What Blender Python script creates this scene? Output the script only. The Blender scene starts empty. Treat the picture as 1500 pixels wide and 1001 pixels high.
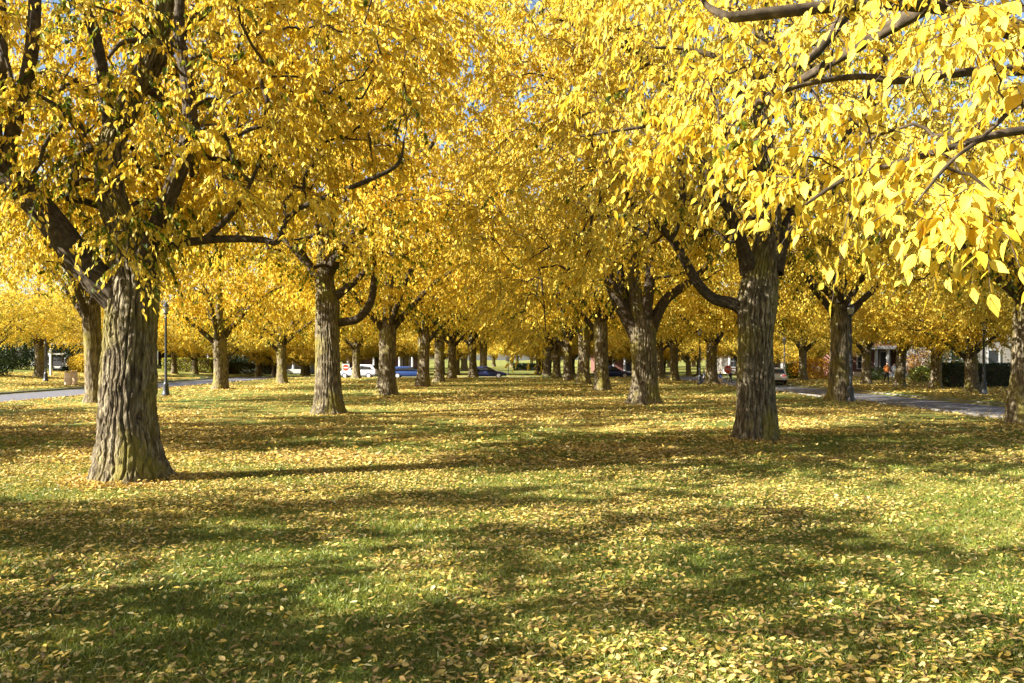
import bpy, bmesh, math, random
import numpy as np
from mathutils import Vector, Matrix

# ------------------------------------------------------------------ camera, world, sun
S = bpy.context.scene
C = S.collection
F, VX, HY, EYE = 1250.0, 735.0, 525.0, 2.1        # focal length (photo px), vanishing point, horizon row, eye height
cam = bpy.data.objects.new('camera', bpy.data.cameras.new('camera'))
C.objects.link(cam); S.camera = cam
cam.location = (0, 0, EYE); cam.rotation_euler = (math.radians(90), 0, 0)
cam.data.sensor_width = 36.0; cam.data.lens = 36.0 * F / 1500.0
cam.data.shift_x = (750 - VX) / 1500.0; cam.data.shift_y = (HY - 500.5) / 1500.0
cam.data.clip_start = 0.05; cam.data.clip_end = 2000

SUN_EL, SUN_BACK = math.radians(29), math.radians(19)     # sun from the west side, slightly behind the camera
sun_vec = Vector((-math.cos(SUN_BACK) * math.cos(SUN_EL), -math.sin(SUN_BACK) * math.cos(SUN_EL), math.sin(SUN_EL)))
W = bpy.data.worlds.new('World'); S.world = W; W.use_nodes = True
wn = W.node_tree
sky = wn.nodes.new('ShaderNodeTexSky'); sky.sky_type = 'NISHITA'; sky.sun_disc = False
sky.sun_elevation = SUN_EL; sky.sun_rotation = math.atan2(sun_vec.x, sun_vec.y)
sky.air_density = 1.0; sky.dust_density = 1.5
wn.links.new(sky.outputs[0], wn.nodes['Background'].inputs[0]); wn.nodes['Background'].inputs[1].default_value = 0.05
sl = bpy.data.lights.new('sun', 'SUN'); sl.energy = 5.0; sl.angle = math.radians(0.4); sl.color = (1.0, 0.96, 0.88)
sun = bpy.data.objects.new('sun', sl); C.objects.link(sun)
sun.rotation_euler = sun_vec.to_track_quat('Z', 'Y').to_euler()
S.view_settings.view_transform = 'Standard'; S.view_settings.look = 'None'
S.view_settings.gamma = 1.0; S.view_settings.use_curve_mapping = False
S.view_settings.exposure = 2.15

R = np.random.default_rng(11)
random.seed(5)
def P(px, py, D): return np.array([(px - VX) * D / F, D, EYE + (HY - py) * D / F])

# ------------------------------------------------------------------ numpy noise
def _h(ix, iy, iz, s):
    n = (ix.astype(np.int64) * 374761393 + iy.astype(np.int64) * 668265263 + iz.astype(np.int64) * 2147483647 + s * 1274126177) & 0xffffffff
    n = ((n ^ (n >> 13)) * 1274126177) & 0xffffffff
    n = ((n ^ (n >> 16)) * 2246822519) & 0xffffffff
    return ((n ^ (n >> 15)) & 0xffff) / 65535.0
def noise(p, s=0, perx=None):
    p = np.asarray(p, float); i = np.floor(p).astype(np.int64); f = p - i; f = f * f * (3 - 2 * f)
    r = 0
    for dx in (0, 1):
        ix = i[..., 0] + dx
        if perx: ix = ix % perx
        for dy in (0, 1):
            for dz in (0, 1):
                w = (f[..., 0] if dx else 1 - f[..., 0]) * (f[..., 1] if dy else 1 - f[..., 1]) * (f[..., 2] if dz else 1 - f[..., 2])
                r = r + w * _h(ix, i[..., 1] + dy, i[..., 2] + dz, s)
    return r
def fbm(p, s=0, o=3):
    r = 0; a = .5; t = 0; p = np.asarray(p, float)
    for k in range(o): r = r + a * noise(p * 2 ** k, s + k); t += a; a *= .5
    return r / t
def norm(v): return v / np.maximum(np.linalg.norm(v, axis=-1, keepdims=True), 1e-9)

# ------------------------------------------------------------------ materials
MATS = {}
def newmat(name):
    m = bpy.data.materials.new(name); m.use_nodes = True; m.node_tree.nodes.clear(); MATS[name] = m
    return m, m.node_tree.nodes, m.node_tree.links
def out(n, l, sh):
    o = n.new('ShaderNodeOutputMaterial'); l.new(sh, o.inputs[0]); return o
def ramp(n, stops):
    r = n.new('ShaderNodeValToRGB'); e = r.color_ramp.elements
    while len(e) > 1: e.remove(e[-1])
    e[0].position, e[0].color = stops[0][0], (*stops[0][1], 1)
    for p, c in stops[1:]:
        x = e.new(p); x.color = (*c, 1)
    return r
def noisenode(n, l, scale, detail=4, vec=None, stretch=None, rough=.55):
    t = n.new('ShaderNodeTexNoise'); t.inputs['Scale'].default_value = scale; t.inputs['Detail'].default_value = detail
    t.inputs['Roughness'].default_value = rough
    if vec is not None:
        if stretch:
            mp = n.new('ShaderNodeMapping'); mp.inputs['Scale'].default_value = stretch; l.new(vec, mp.inputs[0]); vec = mp.outputs[0]
        l.new(vec, t.inputs['Vector'])
    return t
def mix(n, l, fac, a, b, blend='MIX'):
    m = n.new('ShaderNodeMix'); m.data_type = 'RGBA'; m.blend_type = blend
    for s, i in ((fac, 0), (a, 6), (b, 7)):
        if isinstance(s, (int, float)): m.inputs[i].default_value = s
        elif isinstance(s, tuple): m.inputs[i].default_value = (*s, 1)
        else: l.new(s, m.inputs[i])
    return m.outputs[2]
def bump(n, l, h, strength, dist):
    b = n.new('ShaderNodeBump'); b.inputs['Strength'].default_value = strength; b.inputs['Distance'].default_value = dist
    l.new(h, b.inputs['Height']); return b.outputs[0]
def prin(n, col=None, rough=.7, spec=.3, metal=0):
    p = n.new('ShaderNodeBsdfPrincipled'); p.inputs['Roughness'].default_value = rough
    p.inputs['Specular IOR Level'].default_value = spec; p.inputs['Metallic'].default_value = metal
    if col: p.inputs['Base Color'].default_value = (*col, 1)
    return p

def leaf_mat(name, stops, trans=.45, rough=.5, spec=.18, tw=1.0):
    m, n, l = newmat(name)
    a = n.new('ShaderNodeAttribute'); a.attribute_name = 'tint'
    r = ramp(n, stops); l.new(a.outputs['Fac'], r.inputs[0])
    ge = n.new('ShaderNodeNewGeometry'); sp = noisenode(n, l, 55, 3, ge.outputs['Position']); sr = ramp(n, [(.60, (1, 1, 1)), (.76, (.72, .58, .42))]); l.new(sp.outputs[0], sr.inputs[0])
    colr = mix(n, l, 1.0, r.outputs[0], sr.outputs[0], 'MULTIPLY')
    p = prin(n, None, rough, spec); l.new(colr, p.inputs['Base Color'])
    t = n.new('ShaderNodeBsdfTranslucent'); l.new(mix(n, l, 1.0, colr, (1.0, .90, .55), 'MULTIPLY'), t.inputs[0])
    x = n.new('ShaderNodeMixShader'); x.inputs[0].default_value = trans
    l.new(p.outputs[0], x.inputs[1]); l.new(t.outputs[0], x.inputs[2]); out(n, l, x.outputs[0])
    return m
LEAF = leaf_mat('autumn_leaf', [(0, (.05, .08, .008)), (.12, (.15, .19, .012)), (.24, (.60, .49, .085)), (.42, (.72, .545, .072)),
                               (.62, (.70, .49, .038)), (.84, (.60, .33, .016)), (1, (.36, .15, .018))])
LITTER = leaf_mat('fallen_leaf', [(0, (0.128, 0.080, 0.028)), (.2, (0.288, 0.176, 0.056)), (.45, (0.528, 0.376, 0.128)), (.7, (.64, .44, .07)),
                                  (.88, (.68, .53, .17)), (1, (.70, .60, .30))], trans=.22, rough=.55, spec=.3)
GRASS = leaf_mat('grass', [(0, (0.072, 0.096, 0.011)), (.5, (0.176, 0.208, 0.028)), (.85, (0.296, 0.304, 0.056)), (1, (0.416, 0.376, 0.136))], trans=.35, rough=.45, spec=.3)
HEDGE = leaf_mat('hedge_leaf', [(0, (.01, .022, .005)), (.5, (.04, .075, .012)), (.8, (.14, .19, .02)), (1, (.40, .36, .03))], trans=.3, rough=.45, spec=.4)

def bark_mat():
    m, n, l = newmat('bark')
    tc = n.new('ShaderNodeTexCoord'); ob = tc.outputs['Object']
    a = noisenode(n, l, 17, 6, ob, (1, 1, .2)); b = noisenode(n, l, 1.3, 4, ob, (1, 1, .6)); c = noisenode(n, l, 45, 3, ob, (1, 1, .3))
    r = ramp(n, [(.34, (.04, .029, .017)), (.5, (.125, .098, .058)), (.64, (.28, .235, .15))]); l.new(a.outputs[0], r.inputs[0])
    mossr = ramp(n, [(.47, (0, 0, 0)), (.64, (1, 1, 1))]); l.new(b.outputs[0], mossr.inputs[0])
    mm = n.new('ShaderNodeMath'); mm.operation = 'MULTIPLY'; mm.inputs[1].default_value = .7; l.new(mossr.outputs[0], mm.inputs[0])
    col = mix(n, l, mm.outputs[0], r.outputs[0], (.21, .175, .022))
    p = prin(n, None, .9, .15); l.new(col, p.inputs['Base Color'])
    ad = n.new('ShaderNodeMath'); ad.operation = 'ADD'; l.new(a.outputs[0], ad.inputs[0]); l.new(c.outputs[0], ad.inputs[1])
    l.new(bump(n, l, ad.outputs[0], .9, .04), p.inputs['Normal']); out(n, l, p.outputs[0]); return m
BARK = bark_mat()
def twig_mat():
    m, n, l = newmat('branch_bark')
    tc = n.new('ShaderNodeTexCoord'); a = noisenode(n, l, 12, 4, tc.outputs['Object'])
    r = ramp(n, [(.3, (.028, .020, .012)), (.6, (.075, .056, .034)), (.8, (.16, .125, .08))]); l.new(a.outputs[0], r.inputs[0])
    p = prin(n, None, .85, .15); l.new(r.outputs[0], p.inputs['Base Color']); l.new(bump(n, l, a.outputs[0], .5, .02), p.inputs['Normal'])
    out(n, l, p.outputs[0]); return m
TWIG = twig_mat()
LIMB = TWIG
def lawn_mat():
    m, n, l = newmat('lawn')
    g = n.new('ShaderNodeNewGeometry'); po = g.outputs['Position']
    big = noisenode(n, l, .22, 3, po); fine = noisenode(n, l, 38, 4, po); mid = noisenode(n, l, 1.6, 4, po)
    v = n.new('ShaderNodeTexVoronoi'); v.inputs['Scale'].default_value = 11; l.new(po, v.inputs['Vector'])
    gr = ramp(n, [(.3, (.056, .08, .013)), (.55, (.12, .152, .024)), (.8, (.21, .225, .048))]); l.new(fine.outputs[0], gr.inputs[0])
    lr = ramp(n, [(0, (.22, .14, .04)), (.35, (.40, .28, .075)), (.7, (.52, .38, .08)), (1, (.59, .49, .19))]); l.new(v.outputs['Color'], lr.inputs[0])
    s = n.new('ShaderNodeMath'); s.operation = 'ADD'; l.new(mid.outputs[0], s.inputs[0]); l.new(big.outputs[0], s.inputs[1])
    s2 = n.new('ShaderNodeMath'); s2.operation = 'MULTIPLY_ADD'; s2.inputs[1].default_value = .6; l.new(fine.outputs[0], s2.inputs[0]); l.new(s.outputs[0], s2.inputs[2])
    mk = ramp(n, [(.47, (0, 0, 0)), (.60, (1, 1, 1))])
    dv = n.new('ShaderNodeMath'); dv.operation = 'MULTIPLY'; dv.inputs[1].default_value = .38; l.new(s2.outputs[0], dv.inputs[0]); l.new(dv.outputs[0], mk.inputs[0])
    col = mix(n, l, mk.outputs[0], gr.outputs[0], lr.outputs[0])
    p = prin(n, None, .9, .15); l.new(col, p.inputs['Base Color']); l.new(bump(n, l, fine.outputs[0], .8, .06), p.inputs['Normal'])
    out(n, l, p.outputs[0]); return m
LAWN = lawn_mat()
def speckle(name, c0, c1, scale, rough=.85, bs=.3, bd=.01, spec=.2):
    m, n, l = newmat(name)
    g = n.new('ShaderNodeNewGeometry'); a = noisenode(n, l, scale, 6, g.outputs['Position'])
    r = ramp(n, [(.3, c0), (.7, c1)]); l.new(a.outputs[0], r.inputs[0])
    p = prin(n, None, rough, spec); l.new(r.outputs[0], p.inputs['Base Color']); l.new(bump(n, l, a.outputs[0], bs, bd), p.inputs['Normal'])
    out(n, l, p.outputs[0]); return m
ASPHALT = speckle('asphalt', (.10, .098, .108), (.155, .152, .165), 3.0)
KERB = speckle('kerb_stone', (0.139, 0.127, 0.107), (0.221, 0.205, 0.176), 8)
TRIM = speckle('shaded_trim', (0.279, 0.271, 0.254), (0.377, 0.369, 0.353), 6, .6, .05)  # white house paint with the shade of the trees put into its colour
WHITE = speckle('white_paint', (.52, .52, .51), (.62, .62, .61), 6, .5, .05)
BRICK = speckle('brick_wall', (.11, .052, .042), (.17, .08, .062), 5)
DBRICK = speckle('dark_brick_wall', (.09, .05, .04), (.15, .085, .07), 5)
STUCCO = speckle('shaded_stucco', (0.156, 0.139, 0.119), (0.221, 0.205, 0.176), 4)  # stucco colour lowered so the houses look shaded
SHINGLE = speckle('roof_shingle', (.06, .055, .05), (.13, .12, .11), 7)
IRON = speckle('black_iron', (.018, .02, .024), (.04, .043, .05), 9, .45, .1, .005, .5)
GREYPOLE = speckle('grey_metal', (.34, .34, .35), (.44, .44, .45), 9, .5, .1, .005, .5)
PAPER = speckle('kraft_paper', (.60, .45, .30), (.72, .56, .39), 14, .8, .5, .02)
CONCRETE = speckle('concrete', (.42, .39, .35), (.55, .52, .47), 5)
RUBBER = speckle('tyre_rubber', (.015, .015, .016), (.03, .03, .032), 20, .8)
CHROME = speckle('rim_metal', (.45, .45, .46), (.6, .6, .62), 12, .35, .1, .003, .5)
def plain(name, c, rough=.4, spec=.5, metal=0, scale=20):
    d = tuple(x * .86 for x in c); return speckle(name, d, c, scale, rough, .03, .002, spec)
CARW = plain('silver_white_paint', (.74, .74, .75), .22); CARB = plain('blue_paint', (.025, .055, .17), .22); CARN = plain('navy_paint', (.025, .035, .10), .22)
GLASS = plain('dark_glass', (.02, .024, .028), .06, .8); REDL = plain('red_lens', (.42, .02, .02), .2); CLEARL = plain('clear_lens', (.7, .7, .66), .15)
SIGNR = plain('sign_red', (.55, .055, .03), .4); SIGNW = plain('sign_white', (.78, .78, .76), .4); SIGNK = plain('sign_black', (.02, .02, .022), .5)
SKIN = plain('skin', (.55, .34, .25), .6); ORANGE = plain('orange_cloth', (.62, .20, .035), .85); DENIM = plain('dark_denim', (.025, .035, .06), .9)
NAVY = plain('navy_cloth', (.03, .045, .13), .9); PALEBLUE = plain('pale_blue_cloth', (.35, .42, .58), .9); WCLOTH = plain('white_cloth', (.72, .70, .70), .9); HAIR = plain('dark_hair', (.03, .018, .012), .6)
FUR = plain('golden_fur', (.62, .50, .33), .9); LAMPG = plain('lamp_glass', (.30, .30, .28), .15)

# ------------------------------------------------------------------ object helpers
def link(name, me, mat=None, parent=None):
    o = bpy.data.objects.new(name, me); C.objects.link(o)
    if mat is not None and me is not None and not me.materials: me.materials.append(mat)
    if parent: o.parent = parent
    return o
def mesh_np(name, V, loops, counts, tint=None, smooth=False):
    V = np.asarray(V, np.float32); loops = np.asarray(loops, np.int32).ravel(); counts = np.asarray(counts, np.int32)
    me = bpy.data.meshes.new(name)
    me.vertices.add(len(V)); me.vertices.foreach_set('co', V.ravel())
    me.loops.add(len(loops)); me.loops.foreach_set('vertex_index', loops)
    me.polygons.add(len(counts)); st = np.zeros(len(counts), np.int32); st[1:] = np.cumsum(counts)[:-1]
    me.polygons.foreach_set('loop_start', st)
    if smooth: me.polygons.foreach_set('use_smooth', np.ones(len(counts), bool))
    if tint is not None:
        a = me.attributes.new('tint', 'FLOAT', 'POINT'); a.data.foreach_set('value', np.asarray(tint, np.float32))
    me.update(calc_edges=True); me.validate()
    return me
def tag(o, label=None, cat=None, group=None, kind=None):
    for k, v in (('label', label), ('category', cat), ('group', group), ('kind', kind)):
        if v: o[k] = v
    return o
def empty(name, loc, rz=0, sc=1):
    o = bpy.data.objects.new(name, None); C.objects.link(o); o.location = loc; o.rotation_euler = (0, 0, rz); o.scale = (sc, sc, sc)
    o.empty_display_size = .3; return o
def copy_tree(o, parent=None):
    c = o.copy(); C.objects.link(c); c.parent = parent
    for ch in list(o.children): copy_tree(ch, c)
    return c
class MB:
    """collects shapes into one mesh"""
    def __init__(s): s.v = []; s.f = []
    def add(s, v, f):
        b = len(s.v); s.v += [tuple(map(float, x)) for x in v]; s.f += [tuple(b + i for i in q) for q in f]; return s
    def box(s, x0, x1, y0, y1, z0, z1, bv=0):
        if bv <= 0:
            return s.add([(x0, y0, z0), (x1, y0, z0), (x1, y1, z0), (x0, y1, z0), (x0, y0, z1), (x1, y0, z1), (x1, y1, z1), (x0, y1, z1)],
                     [(3, 2, 1, 0), (4, 5, 6, 7), (0, 1, 5, 4), (1, 2, 6, 5), (2, 3, 7, 6), (3, 0, 4, 7)])
        b = bmesh.new(); bmesh.ops.create_cube(b, size=1)
        for v in b.verts: v.co = ((x0 + x1) / 2 + v.co.x * (x1 - x0), (y0 + y1) / 2 + v.co.y * (y1 - y0), (z0 + z1) / 2 + v.co.z * (z1 - z0))
        bmesh.ops.bevel(b, geom=b.edges[:], offset=bv, segments=2, affect='EDGES')
        b.verts.index_update(); s.add([v.co[:] for v in b.verts], [[v.index for v in f.verts] for f in b.faces]); b.free(); return s
    def lathe(s, prof, n=16, c=(0, 0), lobes=0, la=0):
        v = []; f = []
        for r, z in prof:
            for k in range(n):
                a = 2 * math.pi * k / n; rr = r * (1 + la * (1 if (k % 2) else -1)) if lobes else r
                v.append((c[0] + rr * math.cos(a), c[1] + rr * math.sin(a), z))
        for i in range(len(prof) - 1):
            for k in range(n): f.append((i * n + k, i * n + (k + 1) % n, (i + 1) * n + (k + 1) % n, (i + 1) * n + k))
        f.append(tuple(range(n - 1, -1, -1))); f.append(tuple((len(prof) - 1) * n + k for k in range(n)))
        return s.add(v, f)
    def prism(s, poly, axis, a, b):
        n = len(poly); v = []
        for t in (a, b):
            for p in poly: v.append({'x': (t, p[0], p[1]), 'y': (p[0], t, p[1]), 'z': (p[0], p[1], t)}[axis])
        f = [tuple(range(n - 1, -1, -1)), tuple(range(n, 2 * n))] + [(i, (i + 1) % n, n + (i + 1) % n, n + i) for i in range(n)]
        return s.add(v, f)
    def build(s, name, mat, parent=None, smooth=False, bevel=0):
        me = bpy.data.meshes.new(name); me.from_pydata(s.v, [], s.f)
        b = bmesh.new(); b.from_mesh(me); bmesh.ops.recalc_face_normals(b, faces=b.faces[:]); b.to_mesh(me); b.free()
        if smooth:
            for p in me.polygons: p.use_smooth = True
            me.set_sharp_from_angle(angle=math.radians(40))
        return link(name, me, mat, parent)

# ------------------------------------------------------------------ ground
RL0, RL1, RR0, RR1, CR0, CR1, RZ = -32.0, -25.4, 19.0, 24.2, 95.0, 102.0, -.22
def gz(x, y):
    x = np.asarray(x, float); y = np.asarray(y, float)
    z = .07 * (fbm(np.stack([x * .18, y * .18, 0 * x], -1), 3, 3) - .5) * np.clip((20 - np.abs(x)) / 8, 0, 1)
    def dip(d): return -np.clip(d, 0, 1)            # 1 inside the carriageway
    dl = np.clip(np.minimum(x - (RL0 - .6), (RL1 + 1.6) - x) / 1.2, 0, 1)
    dr = np.clip(np.minimum(x - (RR0 - 1.6), (RR1 + .6) - x) / 1.2, 0, 1)
    dc = np.clip(np.minimum(y - (CR0 - 1.6), (CR1 + .6) - y) / 1.2, 0, 1)
    d = np.maximum(np.maximum(dl, dr), dc)
    bank = np.clip((-x - 36) * .06, 0, 1.0) + np.clip((x - 31) * .015, 0, .4)
    return z * (1 - d) - .32 * d + bank
xs = np.unique(np.concatenate([np.linspace(-400, -60, 12), np.arange(-60, 60.01, .5), np.linspace(60, 400, 12)]))
ys = np.unique(np.concatenate([np.linspace(-60, 0, 7), np.arange(0, 112, .5), np.linspace(112, 900, 24)]))
gx, gy = np.meshgrid(xs, ys); gzv = gz(gx, gy)
V = np.stack([gx, gy, gzv], -1).reshape(-1, 3); nx, ny = len(xs), len(ys)
ii = (np.arange(ny - 1)[:, None] * nx + np.arange(nx - 1)[None]).ravel()
lo = np.stack([ii, ii + 1, ii + nx + 1, ii + nx], -1)
tag(link('ground', mesh_np('ground', V, lo, np.full(len(lo), 4), smooth=True), LAWN), kind='structure')
def strip(name, mat, x0, x1, y0, y1, z, n=2):
    m = MB()
    m.box(x0, x1, y0, y1, z - .09, z); return tag(m.build(name, mat), kind='structure')
strip('road_west', ASPHALT, RL0, RL1, -40, CR0, RZ); strip('road_east', ASPHALT, RR0, RR1, -40, CR0, RZ)
strip('cross_street', ASPHALT, -160, 160, CR0, CR1, RZ + .004)
for nm, a, b, c, d in (('kerb_west_outer', RL0 - .18, RL0, -40, CR0), ('kerb_west_inner', RL1, RL1 + .18, -40, CR0), ('kerb_east_inner', RR0 - .18, RR0, -40, CR0),
                       ('kerb_east_outer', RR1, RR1 + .18, -40, CR0), ('kerb_cross_far', -160, 160, CR1, CR1 + .18)):
    strip(nm, KERB, a, b, c, d, RZ + .12)

# ------------------------------------------------------------------ leaves
def leaf_geo(pos, tip, nrm, L, wid, lod, curl=None):
    """leaves with base at pos, growing along tip, blade normal nrm; returns verts, loops, counts"""
    n = len(pos); tip = norm(tip); nrm = norm(nrm - (nrm * tip).sum(-1, keepdims=True) * tip); side = np.cross(tip, nrm)
    L = L[:, None]; w = (L * wid) if np.isscalar(wid) else L * wid[:, None]
    cu = np.full((n, 1), .18) if curl is None else curl[:, None]
    if lod == 0:      # 2 triangles, folded
        v = np.stack([pos, pos + tip * L * .45 + side * w * .5 + nrm * L * .06, pos + tip * L - nrm * L * cu, pos + tip * L * .45 - side * w * .5 + nrm * L * .06], 1)
        q = np.array([0, 1, 2, 0, 2, 3]); c = [3, 3]; k = 4
    elif lod == 1:    # 2 quads
        def m(t): return pos + tip * L * t - nrm * L * cu * t * t
        v = np.stack([m(0), m(.28) + side * w * .46 + nrm * w * .12, m(.62) + side * w * .36 + nrm * w * .10, m(1), m(.62) - side * w * .36 + nrm * w * .10, m(.28) - side * w * .46 + nrm * w * .12], 1)
        q = np.array([0, 1, 2, 3, 0, 3, 4, 5]); c = [4, 4]; k = 6
    else:
        def m(t): return pos + tip * L * t - nrm * L * cu * t * t
        rows = [m(0)]
        for t, ww in ((.12, .30), (.34, .5), (.58, .42), (.80, .2)):
            rows += [m(t) + side * w * ww + nrm * w * ww * .28, m(t), m(t) - side * w * ww + nrm * w * ww * .28]
        rows.append(m(1)); v = np.stack(rows, 1); k = 14
        q = [0, 1, 2, 0, 2, 3]; c = [3, 3]
        for r in range(3):
            b = 1 + 3 * r; q += [b, b + 3, b + 4, b + 1, b + 1, b + 4, b + 5, b + 2]; c += [4, 4]
        q += [10, 13, 11, 11, 13, 12]; c += [3, 3]; q = np.array(q)
    lo = (np.arange(n)[:, None] * k + q[None]).ravel()
    return v.reshape(-1, 3), lo, np.tile(c, n), k
def tube(pts, rad, n=6, wob=0):
    pts = np.asarray(pts, float); m = len(pts); T = norm(np.gradient(pts, axis=0))
    ref = np.array([0, 0, 1.]) if abs(T[0][2]) < .8 else np.array([1., 0, 0])
    u = norm(np.cross(T[0], ref)); V = []
    for i in range(m):
        u = norm(u - (u @ T[i]) * T[i]); w = np.cross(T[i], u)
        a = 2 * np.pi * np.arange(n) / n
        V.append(pts[i] + rad[i] * (np.cos(a)[:, None] * u + np.sin(a)[:, None] * w))
    V = np.concatenate(V); i0 = (np.arange(m - 1)[:, None] * n + np.arange(n)[None]); i1 = (np.arange(m - 1)[:, None] * n + (np.arange(n)[None] + 1) % n)
    Fq = np.stack([i0, i1, i1 + n, i0 + n], -1).reshape(-1, 4)
    return V, Fq
def spline(pts, m):
    pts = np.asarray(pts, float); k = len(pts)
    t = np.linspace(0, k - 1, m); i = np.clip(np.floor(t).astype(int), 0, k - 2); f = (t - i)[:, None]
    p0, p1, p2, p3 = pts[np.maximum(i - 1, 0)], pts[i], pts[i + 1], pts[np.minimum(i + 2, k - 1)]
    return .5 * (2 * p1 + (p2 - p0) * f + (2 * p0 - 5 * p1 + 4 * p2 - p3) * f ** 2 + (3 * p1 - p0 - 3 * p2 + p3) * f ** 3)
def bark_tube(ctrl, n, m, amp, flare=0, seed=0, ridges=None):
    """trunk or limb: ctrl rows x,y,z,r; furrowed bark is real relief on the surface"""
    c = spline(ctrl, m); pts, rad = c[:, :3], c[:, 3]
    V, Fq = tube(pts, np.ones(m), n)
    d = (V.reshape(m, n, 3) - pts[:, None]); s = np.concatenate([[0], np.cumsum(np.linalg.norm(np.diff(pts, axis=0), axis=1))])
    th = np.arange(n) / n; rm = rad.mean(); rd = ridges or max(10, int(rm * 84))
    A, B = np.meshgrid(th, s); 
    wv = fbm(np.stack([A * 4 % 4, B * 1.1, 0 * A + seed], -1), seed, 2)
    def per(f, fy, sd): return noise(np.stack([A * f, B * fy, 0 * A + seed * 1.7], -1), sd, perx=f) - .5
    w1 = 1.7 * per(max(4, rd // 3), 1.5, seed + 31) + .8 * per(rd, 3.5, seed + 32); w2 = 1.7 * per(max(4, rd // 3), 1.5, seed + 33) + .8 * per(rd, 3.5, seed + 34)
    f1 = np.abs(np.sin(np.pi * (A * rd + w1 * 1.0))); f2 = np.abs(np.sin(np.pi * (A * rd * 1.0 + .37 + w2 * 1.3)))
    ridge = np.minimum(np.clip(f1 * 1.8, 0, 1), np.clip(f2 * 2.2 + .5, 0, 1)); ridge = ridge * (.60 + .8 * (.5 + per(2 * rd, 16, seed + 35)))
    lob = 1 + .05 * np.sin(2 * np.pi * A * 3 + seed) + .07 * (wv - .5) * 2
    rr = rad[:, None] * lob
    if flare:
        zz = B
        fl = np.exp(-zz / .36) * (.26 + .75 * np.clip(per(7, .6, seed + 40) + .32, 0, 1) + .12 * np.sin(2 * np.pi * A * 2 + seed)) + .14 * np.exp(-zz / 1.1)
        rr = rr * (1 + flare * fl)
    rr = rr + amp * (ridge - .6) * np.clip(rad[:, None] / .2, .15, 1)
    return (pts[:, None] + d * rr[..., None]).reshape(-1, 3), Fq
def quadmesh(name, parts, smooth=True):
    Vs, Fs, b = [], [], 0
    for v, f in parts: Vs.append(v); Fs.append(f + b); b += len(v)
    Vs, Fs = np.concatenate(Vs), np.concatenate(Fs)
    return mesh_np(name, Vs, Fs, np.full(len(Fs), 4), smooth=smooth)

class TreeSkeleton:
    def __init__(s, N=9000): s.p = np.zeros((N, 3)); s.par = np.full(N, -1); s.k = 0
    def add(s, p, par):
        s.p[s.k] = p; s.par[s.k] = par; s.k += 1; return s.k - 1
    def chain(s, pts, par=-1):
        for q in pts: par = s.add(q, par)
        return par
def grow(sk, targets, base, rng, thick=.0065):
    """connect every target to the nearest part of the branch skeleton by an arching branch"""
    order = np.argsort(np.linalg.norm((targets - base) * np.array([1, 1, .7]), axis=1)); chains = []
    k0 = sk.k
    for t in targets[order]:
        P_ = sk.p[:sk.k]; d = np.linalg.norm(P_ - t, axis=1) + .35 * np.maximum(P_[:, 2] - t[2], 0)
        j = int(np.argmin(d)); a = sk.p[j].copy(); L = np.linalg.norm(t - a)
        mid1 = a * .66 + t * .34 + np.array([0, 0, .10 * L]) + rng.normal(0, .05 * L, 3); mid2 = a * .33 + t * .67 + np.array([0, 0, .09 * L]) + rng.normal(0, .05 * L, 3)
        n1 = sk.add(mid1, j); n2 = sk.add(mid2, n1); n3 = sk.add(t, n2); chains.append((j, n1, n2, n3))
    cnt = np.zeros(sk.k)
    for ch in chains: cnt[ch[3]] += 1
    for i in range(sk.k - 1, -1, -1):
        if sk.par[i] >= 0: cnt[sk.par[i]] += cnt[i]
    rad = thick * np.maximum(cnt, 1) ** .46
    parts = []
    for ch in chains:
        r = [min(rad[ch[0]], rad[ch[1]] * 1.5)] + [rad[c] for c in ch[1:]]
        q = np.stack([np.append(sk.p[c], r[i]) for i, c in enumerate(ch)]); q = spline(q, 6)
        parts.append(tube(q[:, :3], np.maximum(q[:, 3], .004), 5))
    return parts
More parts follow.
